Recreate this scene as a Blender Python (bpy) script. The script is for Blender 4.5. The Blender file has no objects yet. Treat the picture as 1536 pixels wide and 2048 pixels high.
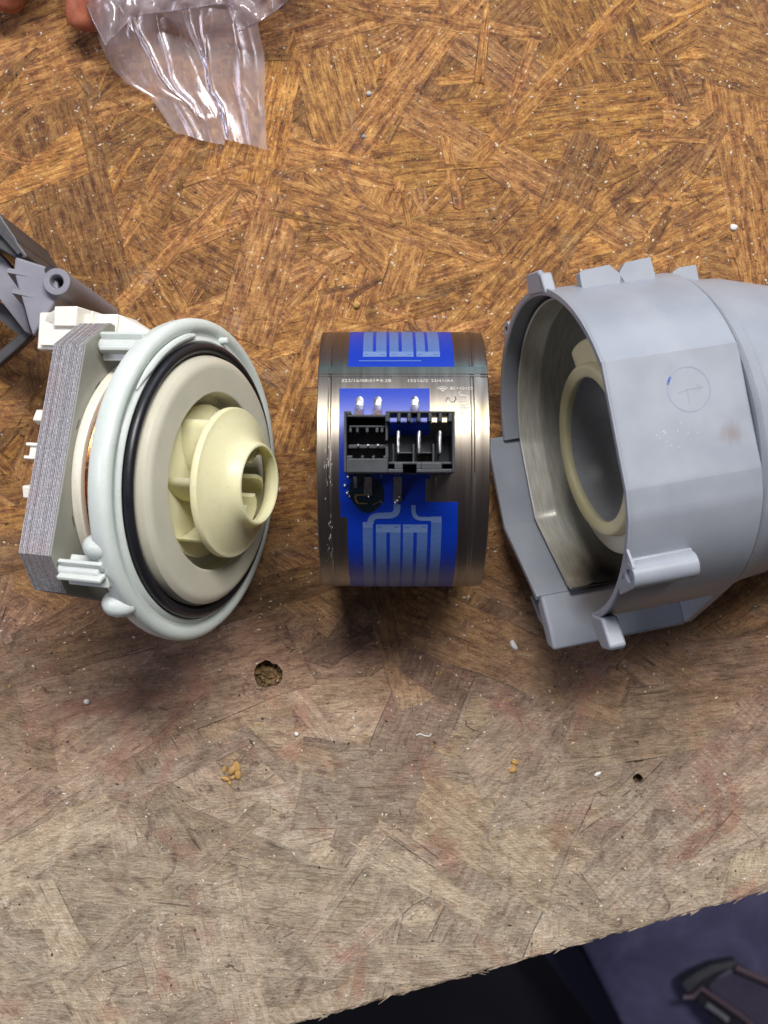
import bpy, bmesh, math, random
from math import sin, cos, pi, radians, sqrt, atan2
from mathutils import Vector, Matrix, noise as mnoise

# ------------------------------------------------------------------ scene, camera, light (1 unit = 1 cm)
sc = bpy.context.scene
sc.unit_settings.system = 'METRIC'; sc.unit_settings.scale_length = 0.01
C = sc.collection
H, F = 37.0, 2270.0                     # camera height over the bench (cm) and focal length in photo pixels
cam = bpy.data.cameras.new('camera'); cam_o = bpy.data.objects.new('camera', cam); C.objects.link(cam_o)
cam.sensor_fit = 'VERTICAL'; cam.sensor_height = 24; cam.lens = 24 * F / 2048
cam.clip_start = 0.5; cam.clip_end = 2000
cam_o.location = (0, 0, H)
cam.dof.use_dof = True; cam.dof.focus_distance = 32.0; cam.dof.aperture_fstop = cam.lens * 1e-3 / 0.20
sc.camera = cam_o
sc.view_settings.view_transform = 'Standard'; sc.view_settings.look = 'None'
sc.view_settings.exposure = 0.12; sc.view_settings.gamma = 1.0
w = bpy.data.worlds.new('World'); sc.world = w; w.use_nodes = True
wb = w.node_tree.nodes['Background']; wb.inputs[0].default_value = (0.58, 0.58, 0.74, 1); wb.inputs[1].default_value = 0.075


def lamp(name, loc, target, sx, sy, power, col):
    l = bpy.data.lights.new(name, 'AREA'); l.shape = 'RECTANGLE'; l.size = sx; l.size_y = sy
    l.energy = power; l.color = col
    o = bpy.data.objects.new(name, l); C.objects.link(o); o.location = loc
    o.rotation_euler = (Vector(target) - Vector(loc)).to_track_quat('-Z', 'X').to_euler()
    return o


lamp('ceiling_tube', (18, 84, 138), (0, 0, 0), 28, 110, 350000, (1.0, 0.97, 0.95))
lamp('window', (60, 150, 40), (0, 0, 3), 60, 90, 56000, (0.72, 0.84, 1.0))
lamp('fill_lamp', (-115, 15, 95), (0, 0, 2), 50, 50, 56000, (0.85, 0.84, 1.0))  # added fill light, brightens the openings that face left


# ------------------------------------------------------------------ helpers
def P(px, py, z):
    """photo pixel at height z -> point"""
    d = H - z
    return Vector(((px - 768) * d / F, (1024 - py) * d / F, z))


class MB:
    def __init__(s): s.v = []; s.f = []; s.M = Matrix.Identity(4)

    def pt(s, p): s.v.append(tuple(s.M @ Vector(p))); return len(s.v) - 1

    def box(s, x0, x1, y0, y1, z0, z1):
        i = [s.pt((x, y, z)) for z in (z0, z1) for x, y in ((x0, y0), (x1, y0), (x1, y1), (x0, y1))]
        a = i
        s.f += [(a[3], a[2], a[1], a[0]), (a[4], a[5], a[6], a[7])] + [(a[k], a[(k + 1) % 4], a[4 + (k + 1) % 4], a[4 + k]) for k in range(4)]
        return s

    def prism(s, poly, z0, z1, axis='z'):
        n = len(poly)
        def q(p, z): return (p[0], p[1], z) if axis == 'z' else (z, p[0], p[1])
        a = [s.pt(q(p, z0)) for p in poly]; b = [s.pt(q(p, z1)) for p in poly]
        s.f += [tuple(reversed(a)), tuple(b)] + [(a[k], a[(k + 1) % n], b[(k + 1) % n], b[k]) for k in range(n)]
        return s

    def loft(s, A, B):
        """two point loops in 3-D joined and capped"""
        n = len(A); a = [s.pt(p) for p in A]; b = [s.pt(p) for p in B]
        s.f += [tuple(reversed(a)), tuple(b)] + [(a[k], a[(k + 1) % n], b[(k + 1) % n], b[k]) for k in range(n)]
        return s

    def lathe(s, prof, seg=96, a0=0., a1=360., closed=True, rf=None):
        """profile [(t, r)] turned about local X; closed profile loop; partial turns are capped"""
        full = abs(a1 - a0) >= 359.9
        m = seg if full else seg + 1
        rows = []
        for k in range(m):
            an = radians(a0 + (a1 - a0) * k / seg)
            rows.append([s.pt((t, (r if rf is None else rf(r, an)) * cos(an), (r if rf is None else rf(r, an)) * sin(an))) for t, r in prof])
        n = len(prof); e = n if closed else n - 1
        for k in range(seg):
            A = rows[k]; B = rows[(k + 1) % m]
            for j in range(e): s.f.append((A[j], A[(j + 1) % n], B[(j + 1) % n], B[j]))
        if not full and closed: s.f += [tuple(rows[0]), tuple(reversed(rows[-1]))]
        return s

    def tube(s, path, r, seg=10, cap=True):
        path = [Vector(p) for p in path]; rows = []; up = None
        for i, p in enumerate(path):
            d = (path[min(i + 1, len(path) - 1)] - path[max(i - 1, 0)]).normalized()
            if up is None: up = d.orthogonal().normalized()
            up = (up - d * up.dot(d)).normalized(); sd = d.cross(up)
            rr = r(i / (len(path) - 1)) if callable(r) else r
            rows.append([s.pt(p + up * rr * cos(2 * pi * k / seg) + sd * rr * sin(2 * pi * k / seg)) for k in range(seg)])
        for A, B in zip(rows, rows[1:]):
            for k in range(seg): s.f.append((A[k], A[(k + 1) % seg], B[(k + 1) % seg], B[k]))
        if cap: s.f += [tuple(reversed(rows[0])), tuple(rows[-1])]
        return s

    def grid(s, rows):
        idx = [[s.pt(p) for p in r] for r in rows]
        for A, B in zip(idx, idx[1:]):
            for k in range(len(A) - 1): s.f.append((A[k], A[k + 1], B[k + 1], B[k]))
        return s

    def build(s, name, mat, parent=None, smooth=35, bevel=0, seg=2, recalc=True):
        me = bpy.data.meshes.new(name); me.from_pydata(s.v, [], s.f)
        if recalc:
            bm = bmesh.new(); bm.from_mesh(me); bmesh.ops.recalc_face_normals(bm, faces=bm.faces); bm.to_mesh(me); bm.free()
        me.materials.append(mat)
        if smooth:
            for p in me.polygons: p.use_smooth = True
            me.set_sharp_from_angle(angle=radians(smooth))
        o = bpy.data.objects.new(name, me); C.objects.link(o)
        if parent: o.parent = parent
        if bevel:
            m = o.modifiers.new('bevel', 'BEVEL'); m.width = bevel; m.segments = seg; m.limit_method = 'ANGLE'; m.angle_limit = radians(40)
            m.harden_normals = False
        return o


def thing(name, label, cat, loc=(0, 0, 0), group=None):
    o = bpy.data.objects.new(name, None); C.objects.link(o); o.location = loc
    o['label'] = label; o['category'] = cat
    if group: o['group'] = group
    o.empty_display_size = 1
    return o


def tag(o, label, cat, group=None):
    o['label'] = label; o['category'] = cat
    if group: o['group'] = group
    return o


def struct(o): o['kind'] = 'structure'; return o
def stuff(o): o['kind'] = 'stuff'; return o


# ------------------------------------------------------------------ materials
class N:
    """node shorthand"""
    def __init__(s, name):
        s.m = bpy.data.materials.new(name); s.m.use_nodes = True; s.t = s.m.node_tree
        s.b = s.t.nodes['Principled BSDF']; s.out = s.t.nodes['Material Output']

    def n(s, typ, ins=None, **kw):
        x = s.t.nodes.new('ShaderNode' + typ)
        for k, v in kw.items(): setattr(x, k, v)
        for k, v in (ins or {}).items():
            if hasattr(v, 'is_output'): s.t.links.new(v, x.inputs[k])
            else: x.inputs[k].default_value = v
        return x

    def set(s, **kw):
        for k, v in kw.items():
            k = k.replace('_', ' ')
            if hasattr(v, 'is_output'): s.t.links.new(v, s.b.inputs[k])
            else: s.b.inputs[k].default_value = v
        return s

    def math(s, op, a, b=0.0, c=0.0, clamp=False):
        x = s.n('Math', {0: a, 1: b, 2: c}, operation=op); x.use_clamp = clamp; return x.outputs[0]

    def mix(s, fac, a, b, blend='MIX'):
        x = s.n('Mix', data_type='RGBA', blend_type=blend)
        for k, v in ((0, fac), (6, a), (7, b)):
            if hasattr(v, 'is_output'): s.t.links.new(v, x.inputs[k])
            else: x.inputs[k].default_value = v
        return x.outputs[2]

    def noise(s, vec=None, scale=5., detail=4., rough=.55, dist=0.):
        ins = {'Scale': scale, 'Detail': detail, 'Roughness': rough, 'Distortion': dist}
        if vec is not None: ins['Vector'] = vec
        return s.n('TexNoise', ins).outputs[0]

    def ramp(s, fac, stops, interp='LINEAR'):
        x = s.n('ValToRGB', {0: fac}); r = x.color_ramp; r.interpolation = interp
        while len(r.elements) < len(stops): r.elements.new(0.5)
        for e, (p, c) in zip(r.elements, stops):
            e.position = p; e.color = (c, c, c, 1) if not isinstance(c, tuple) else (*c, 1)
        return x.outputs[0]

    def mr(s, v, a, b, c=0., d=1.):
        return s.n('MapRange', {0: v, 1: a, 2: b, 3: c, 4: d}).outputs[0]

    def bump(s, h, strength=.3, dist=.02, nrm=None):
        ins = {'Height': h, 'Strength': strength, 'Distance': dist}
        if nrm is not None: ins['Normal'] = nrm
        return s.n('Bump', ins).outputs[0]

    def pos(s): return s.n('NewGeometry').outputs['Position']
    def obj(s): return s.n('TexCoord').outputs['Object']
    def xyz(s, v): x = s.n('SeparateXYZ', {0: v}); return x.outputs
    def comb(s, x, y, z=0.): return s.n('CombineXYZ', {0: x, 1: y, 2: z}).outputs[0]
    def scale(s, v, sx, sy, sz): return s.n('VectorMath', {0: v, 1: (sx, sy, sz)}, operation='MULTIPLY').outputs[0]


def c3(*a): return (*a, 1)


def plastic(name, col, rough=.4, sss=0., var=.13, bumps=.12, spec=.5, srad=(1, .8, .5), scale=.3, grit=14):
    k = N(name); o = k.obj()
    n1 = k.noise(o, .9, 3); n2 = k.noise(o, grit, 3, .7)
    f = k.math('ADD', k.math('MULTIPLY', n1, .7), k.math('MULTIPLY', n2, .3))
    c = k.mix(k.mr(f, .3, .7), tuple(x * (1 - var) for x in col[:3]) + (1,), tuple(min(1, x * (1 + var)) for x in col[:3]) + (1,))
    if sss:
        dn_ = k.noise(o, 5.5, 5, .7); c = k.mix(k.math('MULTIPLY', k.mr(dn_, .60, .74), .28), c, c3(.30, .22, .12))
        c = k.mix(k.math('MULTIPLY', k.mr(k.noise(o, 21, 2, .6), .70, .76), .5), c, c3(.10, .07, .05))
    k.set(Base_Color=c, Roughness=k.mr(k.noise(o, 3, 4), .3, .7, rough - .07, rough + .07), Normal=k.bump(k.noise(o, grit * 1.6, 3, .7), bumps, .01))
    k.set(Specular_IOR_Level=spec)
    if sss: k.set(Subsurface_Weight=sss, Subsurface_Radius=srad, Subsurface_Scale=scale)
    return k.m


def make_wood():
    k = N('oriented_strand_board'); p = k.pos(); X, Y, Z = k.xyz(p)
    uv = k.n('UVMap').outputs[0]; U, V, _ = k.xyz(uv)
    at = k.n('Attribute', attribute_name='tone'); r1, r2, r3 = k.n('SeparateColor', {0: at.outputs['Color']}).outputs[:3]
    us = k.math('ADD', U, k.math('MULTIPLY', r1, 57.)); vs = k.math('ADD', V, k.math('MULTIPLY', r2, 91.))
    g1 = k.noise(k.comb(k.math('MULTIPLY', us, .5), k.math('MULTIPLY', vs, 3.5)), 1.6, 6, .6, .4)
    g2 = k.noise(k.comb(k.math('MULTIPLY', us, 1.6), k.math('MULTIPLY', vs, 20.)), 1.2, 4, .7)
    g3 = k.noise(p, 9., 5, .75)                                  # speckle
    g4 = k.noise(p, 1.3, 5, .6, .6)                              # blotches
    # tiny cross-grain chatter on some of the strands
    wv = k.math('SINE', k.math('ADD', k.math('MULTIPLY', us, 34.), k.math('MULTIPLY', g1, 7.)))
    chat = k.math('MULTIPLY', wv, k.math('MULTIPLY', k.mr(r3, .72, .85), k.mr(g4, .45, .6)))
    g5 = k.noise(k.n('VectorMath', {0: p, 1: (17, 3, 9)}, operation='ADD').outputs[0], 4.5, 6, .75, .5)
    f = k.math('ADD', k.math('ADD', k.math('MULTIPLY', g1, .38), k.math('MULTIPLY', g2, .36)), k.math('MULTIPLY', g5, .30))
    f = k.math('SUBTRACT', k.math('MULTIPLY', f, 1.25), .135)
    f = k.math('ADD', f, k.math('MULTIPLY', chat, .02))
    warm = k.ramp(f, [(.34, (.05, .016, .008)), (.44, (.175, .062, .018)), (.51, (.345, .150, .040)), (.59, (.53, .27, .078)), (.71, (.72, .46, .17))])
    grey = k.ramp(f, [(.32, (.10, .068, .045)), (.43, (.25, .18, .12)), (.53, (.39, .305, .22)), (.68, (.58, .49, .38))])
    # how far the varnish has worn: warm at the back of the bench, grey at its front
    wn = k.noise(p, .22, 4, .6, .5)
    wear = k.mr(k.math('ADD', Y, k.math('MULTIPLY', k.math('SUBTRACT', wn, .5), 9.)), -12.0, 1.2)
    wear = k.math('ADD', wear, k.math('MULTIPLY', k.math('SUBTRACT', r2, .5), .12), clamp=True)
    wv2 = k.noise(k.comb(k.math('MULTIPLY', X, .35), k.math('MULTIPLY', Y, 1.6)), 1., 6, .7, .7)
    wv3 = k.noise(k.comb(k.math('MULTIPLY', X, 3.), k.math('MULTIPLY', Y, 13.)), 1., 4, .7, .3)
    fg = k.math('ADD', k.math('MULTIPLY', f, .58), k.math('ADD', k.math('MULTIPLY', wv2, .20), k.math('MULTIPLY', wv3, .22)))
    grey = k.ramp(fg, [(.34, (.15, .105, .07)), (.44, (.35, .265, .18)), (.53, (.53, .43, .315)), (.66, (.72, .625, .49))])
    mid = k.ramp(fg, [(.34, (.075, .038, .022)), (.44, (.20, .115, .07)), (.53, (.34, .205, .125)), (.66, (.50, .35, .23))])
    col = k.mix(k.mr(wear, .05, .55), grey, mid); col = k.mix(k.mr(wear, .55, 1.), col, warm)
    # old stain that ran over the middle of the board
    st = 0.; _u = k.math('MULTIPLY', k.mr(k.noise(p, .33, 4, .6, .8), .47, .6), k.mr(Y, 9., 1.))
    # reddish and greenish paint rubbed into the surface
    pr = k.math('MULTIPLY', k.mr(k.noise(k.scale(p, 1, 1, 1), .38, 5, .65, 1.), .55, .66), k.mr(Y, 1., -5.))
    col = k.mix(k.math('MULTIPLY', pr, .55), col, c3(.36, .165, .11))
    pg = k.mr(k.noise(k.n('VectorMath', {0: p, 1: (31, 7, 3)}, operation='ADD').outputs[0], .5, 5, .65, .8), .60, .70)
    col = k.mix(k.math('MULTIPLY', pg, .3), col, c3(.20, .195, .17))
    pv = k.mr(k.noise(k.n('VectorMath', {0: p, 1: (-11, 47, 3)}, operation='ADD').outputs[0], 1.1, 5, .7, 1.2), .57, .66)
    pv = k.math('MULTIPLY', pv, k.mr(g2, .35, .6))
    col = k.mix(k.math('MULTIPLY', pv, .75), col, c3(.085, .034, .038))
    # thin dark splits along the grain
    sp = k.mr(k.noise(k.comb(k.math('MULTIPLY', us, .35), k.math('MULTIPLY', vs, 5.)), 1.6, 3, .55), .335, .30)
    col = k.mix(k.math('MULTIPLY', sp, k.mr(wear, 0, 1, .5, .85)), col, c3(.04, .02, .012))
    tone = k.math('ADD', 1., k.math('MULTIPLY', k.math('SUBTRACT', k.math('POWER', r1, 1.), .55), k.mr(wear, 0, 1, .38, .62)))
    col = k.mix(1., col, k.comb(tone, tone, k.math('MULTIPLY', tone, k.math('ADD', 1., k.math('MULTIPLY', k.math('SUBTRACT', r3, .6), k.mr(wear, 0, 1, .05, .3))))), 'MULTIPLY')
    g6 = k.noise(p, 26., 3, .8)
    col = k.mix(k.math('MULTIPLY', k.mr(g6, .56, .72), .6), col, c3(.05, .026, .014)); col = k.mix(k.math('MULTIPLY', k.mr(g6, .40, .27), .55), col, c3(.75, .60, .38))
    col = k.mix(k.mr(g3, .58, .74), col, c3(.045, .028, .018))
    col = k.mix(k.math('MULTIPLY', k.mr(g3, .36, .25), .5), col, c3(.55, .45, .33))
    # ragged cracks where flakes have lifted
    cv = k.n('VectorMath', {0: k.scale(k.n('VectorRotate', {'Vector': p, 'Angle': .45}, rotation_type='Z_AXIS').outputs[0], .25, 1.0, 1), 1: k.n('VectorMath', {0: k.n('TexNoise', {'Vector': p, 'Scale': 1.1, 'Detail': 4.}).outputs['Color'], 3: .45}, operation='SCALE').outputs[0]}, operation='ADD').outputs[0]
    vo = k.n('TexVoronoi', {'Vector': cv, 'Scale': 1.}, feature='DISTANCE_TO_EDGE').outputs['Distance']
    cm = k.mr(k.noise(p, 1.5, 4, .6), .58, .66)
    ck = k.math('MULTIPLY', k.mr(vo, .011, .003), cm)
    col = k.mix(k.math('MULTIPLY', ck, .7), col, c3(.04, .026, .016))
    dk = k.mr(g4, .35, .62, .78, 1.10)
    col = k.mix(1., col, k.comb(dk, dk, dk), 'MULTIPLY')
    # grime pressed along the strand outline
    gr = k.math('MULTIPLY', at.outputs['Alpha'], k.mr(g5, .38, .52))
    col = k.mix(k.math('MULTIPLY', gr, k.mr(wear, 0, 1, .75, .95)), col, c3(.035, .020, .013))
    h = k.math('ADD', k.math('MULTIPLY', g2, .5), k.math('ADD', k.math('MULTIPLY', g1, .8), k.math('MULTIPLY', k.noise(p, 14, 4, .7), .8)))
    h = k.math('ADD', h, k.math('MULTIPLY', chat, .12))
    h = k.math('ADD', h, k.math('MULTIPLY', wv3, k.mr(wear, 0, 1, 1.1, .1))); h = k.math('SUBTRACT', h, k.math('MULTIPLY', ck, .8)); h = k.math('ADD', h, k.math('MULTIPLY', wv2, .9))
    k.set(Base_Color=col, Roughness=k.mr(k.math('ADD', k.math('MULTIPLY', wear, -.5), g4), -.2, .9, .36, .72), Normal=k.bump(k.math('ADD', h, k.math('MULTIPLY', g5, .9)), 1., .06))
    k.set(Specular_IOR_Level=.4)
    return k.m


def make_lamination():
    k = N('lamination_steel'); o = k.obj(); X, Y, Z = k.xyz(o)
    sp = k.noise(k.scale(o, 22, 20, 20), 1., 3, .8)
    front = k.n('NewGeometry')
    c = k.ramp(sp, [(.3, (.19, .185, .19)), (.5, (.36, .35, .365)), (.7, (.70, .69, .73))])
    rust = k.mr(k.noise(o, .55, 3), .52, .66)
    pl = k.n('TexWhiteNoise', {'W': k.math('FLOOR', k.math('MULTIPLY', k.math('ADD', X, 1.035), 19 / 1.035))}, noise_dimensions='1D').outputs[0]
    pv = k.mr(pl, 0, 1, .8, 1.15); c = k.mix(1., c, k.comb(pv, pv, pv), 'MULTIPLY')
    c = k.mix(k.math('MULTIPLY', rust, .22), c, c3(.45, .26, .22))
    k.set(Base_Color=c, Metallic=.35, Roughness=.45, Normal=k.bump(sp, .2, .02)); return k.m


def make_band():
    """brushed stainless band, tinted in bands by angle"""
    k = N('tinted_steel'); o = k.obj(); X, Y, Z = k.xyz(o)
    al = k.math('ARCTAN2', Y, Z)
    br = k.noise(k.comb(k.math('MULTIPLY', X, 26.), k.math('MULTIPLY', al, .7)), 1., 4, .7)
    br2 = k.noise(k.comb(k.math('MULTIPLY', X, 3.), k.math('MULTIPLY', al, .5)), 1., 3, .6)
    c = k.ramp(br2, [(.3, (.20, .178, .160)), (.5, (.27, .242, .218)), (.7, (.33, .305, .285))])
    tint = k.ramp(k.mr(al, -.2, 1.5), [(.0, (.92, .84, .78)), (.20, (.95, .93, .82)), (.29, (1., 1., .62)), (.36, (.95, .95, .9)), (.47, (.85, .85, .85)), (.52, (.62, .98, 1.)), (.58, (.80, .72, .72)), (.75, (.75, .68, .62))])  # brown, yellow and cyan bands tinted in by angle round the ring
    c = k.mix(.8, c, tint, 'MULTIPLY')
    k.set(Base_Color=c, Metallic=1., Roughness=k.mr(br, .2, .8, .33, .44), Normal=k.bump(br, .10, .01)); return k.m


def make_enamel(name, col, rough=.2, coat=.35):
    k = N(name); o = k.obj()
    n = k.noise(k.scale(o, 6, 30, 30), 1., 3)
    k.set(Base_Color=k.mix(k.mr(n, .35, .65), tuple(x * .88 for x in col) + (1,), tuple(x * 1.08 for x in col) + (1,)), Roughness=rough, Coat_Weight=coat, Coat_Roughness=.25, Normal=k.bump(k.noise(o, 25, 3), .08, .005))
    k.set(Specular_IOR_Level=.45); return k.m


def make_liner():
    k = N('pressed_steel_liner'); o = k.obj(); X, Y, Z = k.xyz(o)
    n = k.noise(k.scale(o, 12, 1.2, 1.2), 1., 5, .65)
    n2 = k.noise(o, 1.2, 4)
    c = k.ramp(n, [(.25, (.46, .45, .38)), (.5, (.60, .59, .52)), (.75, (.78, .77, .70))])
    # scorch mark near the open end
    d = k.n('VectorMath', {0: k.scale(o, .9, 1, 1.), 1: (-1.62 * .9, 3.74, -2.2)}, operation='DISTANCE').outputs['Value']
    s1 = k.mr(k.math('ADD', d, k.math('MULTIPLY', n2, .5)), 1.15, .55)
    s2 = k.mr(k.math('ADD', d, k.math('MULTIPLY', n2, .9)), 2.5, 1.0)
    c = k.mix(k.math('MULTIPLY', s2, .8), c, c3(.12, .075, .035)); c = k.mix(s1, c, c3(.015, .012, .012))
    k.set(Base_Color=c, Metallic=k.mr(s1, 0, 1, .3, .0), Roughness=k.mr(n2, .3, .7, .27, .42), Normal=k.bump(n, .22, .03)); return k.m


def make_grey():
    """grey polypropylene with scuffs"""
    k = N('grey_polypropylene'); o = k.obj()
    n1 = k.noise(o, .7, 4); n2 = k.noise(o, 20, 3, .7)
    c = k.mix(k.mr(n1, .35, .65), c3(.265, .292, .335), c3(.31, .333, .375))
    sc1 = k.mr(k.noise(k.scale(o, 2, 9, 9), 1.5, 6, .75, .5), .70, .76)
    c = k.mix(k.math('MULTIPLY', sc1, .35), c, c3(.55, .56, .60))
    d1 = k.n('VectorMath', {0: o, 1: (-3.0, .25, 4.4)}, operation='DISTANCE').outputs['Value']
    sm = k.mr(k.math('ADD', d1, k.math('MULTIPLY', k.noise(k.scale(o, 5, 1, 1), 2, 4), .5)), .62, .36)
    c = k.mix(k.math('MULTIPLY', sm, .45), c, c3(.20, .13, .09))
    d2 = k.n('VectorMath', {0: o, 1: (-1.35, 4.35, -2.1)}, operation='DISTANCE').outputs['Value']
    sm2 = k.mr(k.math('ADD', d2, k.math('MULTIPLY', n1, .5)), 1.35, .6)
    c = k.mix(k.math('MULTIPLY', sm2, .7), c, c3(.10, .065, .04))
    k.set(Base_Color=c, Roughness=k.mr(n1, .3, .7, .34, .46), Normal=k.bump(n2, .12, .01), Specular_IOR_Level=.55); return k.m


def make_film():
    k = N('plastic_film'); o = k.pos()
    n = k.noise(o, .9, 5, .6, .8); n2 = k.noise(k.scale(o, 1.2, .35, 1), 2.2, 6, .7, 1.)
    tr = k.n('BsdfTransparent', {0: c3(.90, .88, .93)}).outputs[0]
    df = k.n('BsdfDiffuse', {0: c3(.90, .80, .80)}).outputs[0]
    tl = k.n('BsdfTranslucent', {0: c3(.9, .8, .8)}).outputs[0]
    dd = k.n('MixShader', {0: .5, 1: df, 2: tl}).outputs[0]
    bn = k.bump(n2, .25, .06)
    gl = k.n('BsdfGlossy', {'Color': c3(.9, .9, 1.), 'Roughness': .17, 'Normal': bn}).outputs[0]
    a = k.n('MixShader', {0: k.mr(n2, .3, .8, .26, .46), 1: tr, 2: dd}).outputs[0]
    fr = k.n('Fresnel', {'IOR': 1.5, 'Normal': bn}).outputs[0]
    b = k.n('MixShader', {0: k.math('MULTIPLY', fr, 1.6, clamp=True), 1: a, 2: gl}).outputs[0]
    k.t.links.new(b, k.out.inputs[0]); return k.m


def make_skin():
    k = N('skin'); o = k.pos()
    n = k.noise(o, 3, 5); n2 = k.noise(k.scale(o, 7, 14, 7), 2, 4, .7)
    c = k.mix(k.mr(n, .35, .65), c3(.36, .10, .05), c3(.50, .17, .09)); c = k.mix(k.mr(n2, .58, .72), c, c3(.16, .06, .04))
    k.set(Base_Color=c, Roughness=.5, Subsurface_Weight=.25, Subsurface_Radius=(1, .3, .15), Subsurface_Scale=.2, Normal=k.bump(n2, .4, .03)); return k.m


def metal(name, col, rough=.25):
    k = N(name); o = k.obj(); n = k.noise(o, 9, 4)
    k.set(Base_Color=k.mix(k.mr(n, .35, .65), tuple(x * .7 for x in col) + (1,), tuple(col) + (1,)), Metallic=1., Roughness=k.mr(n, .3, .7, rough * .7, rough * 1.3), Normal=k.bump(n, .2, .01)); return k.m


WOOD = make_wood(); LAM = make_lamination(); BAND = make_band(); LINER = make_liner(); GREY = make_grey(); FILM = make_film(); SKIN = make_skin()
BLUE = make_enamel('cobalt_enamel', (.0, .030, .36), .42, .06); TRACE = make_enamel('resistor_paste', (.075, .145, .36), .42, .06)
CONDUCT = make_enamel('conductor_paste', (.13, .21, .42), .42, .06)
FLANGE = plastic('milky_polypropylene', (.62, .68, .64), .34, .35, .07, .14, .5, (.8, 1, .9), .35)
CREAM = plastic('ivory_glass_filled_plastic', (.57, .55, .44), .38, .2, .06, .16, .5, (1, .9, .5), .25, 22)
YELLOW = plastic('pale_yellow_acetal', (.74, .70, .44), .40, .45, .05, .2, .5, (1, .9, .4), .35, 18)
BOBBIN = plastic('cream_nylon', (.76, .71, .60), .45, .2, .05, .1)
WHITE = plastic('white_nylon', (.80, .77, .68), .4, .15, .04, .08)
RUBBER = plastic('black_rubber', (.012, .012, .016), .38, 0, .2, .15)
BLACK = plastic('black_plug_plastic', (.030, .035, .040), .42, 0, .3, .35, .5, grit=22)
PLATE = plastic('painted_lamination', (.26, .26, .22), .38, 0, .12, .1)
TIN = metal('tinned_contact', (.95, .95, .95), .34); COPPER = metal('copper_wire', (.78, .36, .14), .25)
DARKGREY = plastic('dark_grey_plastic', (.05, .05, .055), .42, 0, .15, .15)
BRACKET = plastic('lavender_grey_plastic', (.20, .20, .235), .42, 0, .12, .12)
STEEL = metal('old_steel', (.45, .42, .40), .4)
INK = plastic('blue_marker_ink', (.05, .12, .42), .5); PALEINK = plastic('faded_marker_ink', (.25, .29, .385), .45); FADE = plastic('faded_arrow_ink', (.27, .295, .345), .45)
ETCH = plastic('etched_print', (.46, .44, .40), .5, 0, .1); ETCHD = plastic('dark_etched_print', (.05, .05, .08), .5, 0, .1)
TEAL = plastic('black_green_glaze', (.006, .018, .026), .15, 0, .3, .2); GOLD = metal('gold_track', (.75, .55, .22), .3)
GREYIN = plastic('lightened_grey_plastic', (.36, .38, .405), .30, 0, .06, .08)  # housing grey, lightened in colour to offset the dark interior

# ------------------------------------------------------------------ the bench board
rnd = random.Random(7)
board = struct(thing('workbench_board', '', '')); del board['label']; del board['category']
EDGE = []                                       # ragged front edge of the board, left to right
x = -24.
while x < 24.:
    yy = -12.37 + (x - 12.52) * (4.32 / 15.42) + .10 * mnoise.noise((x * .9, 0, 0)) + .07 * mnoise.noise((x * 4, 5, 0)) + (.10 if rnd.random() < .05 else 0)
    EDGE.append((x, yy)); x += rnd.uniform(.10, .28)
EDGE.append((24., -12.37 + (24 - 12.52) * .28))


def edge_y(x): return -12.37 + (x - 12.52) * (4.32 / 15.42)


HOLES = [((535, 1350), .46, 9), ((1276, 1558), .17, 4)]


def cutter(px, r, seed, depth):
    q = random.Random(seed); c = P(*px, 0); m = MB(); n = 22
    rr = [r * (1 + .16 * mnoise.noise((cos(2 * pi * k / n) * 1.7, sin(2 * pi * k / n) * 1.7, seed)) + q.uniform(-.05, .05)) for k in range(n)]
    ring = [(c.x + rr[k] * cos(2 * pi * k / n), c.y + rr[k] * sin(2 * pi * k / n)) for k in range(n)]
    m.prism(ring, -depth, .3)
    me = bpy.data.meshes.new('cut'); me.from_pydata(m.v, [], m.f)
    bm = bmesh.new(); bm.from_mesh(me); bmesh.ops.recalc_face_normals(bm, faces=bm.faces); bm.to_mesh(me); bm.free()
    return bpy.data.objects.new('cut', me)


def carve(o, cuts):
    """real holes: boolean result stored in the mesh"""
    for c in cuts: C.objects.link(c)
    for c in cuts:
        m = o.modifiers.new('hole', 'BOOLEAN'); m.operation = 'DIFFERENCE'; m.object = c; m.solver = 'EXACT'
    dg = bpy.context.evaluated_depsgraph_get(); dg.update()
    me = bpy.data.meshes.new_from_object(o.evaluated_get(dg), preserve_all_data_layers=True, depsgraph=dg)
    o.modifiers.clear(); o.data = me
    for c in cuts: C.objects.unlink(c)


def add_attrs(me, tones, uvf, grime=None):
    """per-face tone colour and strand-aligned uv in centimetres"""
    col = me.color_attributes.new('tone', 'FLOAT_COLOR', 'CORNER'); uv = me.uv_layers.new(name='UVMap')
    vs = me.vertices
    for p in me.polygons:
        t = tones(p.index)
        for li in p.loop_indices:
            col.data[li].color = (*t, grime(p.index) if grime else 0.)
            uv.data[li].uv = uvf(p.index, vs[me.loops[li].vertex_index].co)


m = MB(); poly = EDGE + [(24, 26), (-24, 26)]
m.prism(poly, -1.8, -.004)
core = m.build('board_core', WOOD, board, smooth=0)
add_attrs(core.data, lambda i: (.35, .5, .3), lambda i, c: (c.x + c.z, c.y + c.z * 2))
cuts = [cutter(p, r, s, .35 if r > .3 else .5) for p, r, s in HOLES]
carve(core, cuts)


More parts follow.
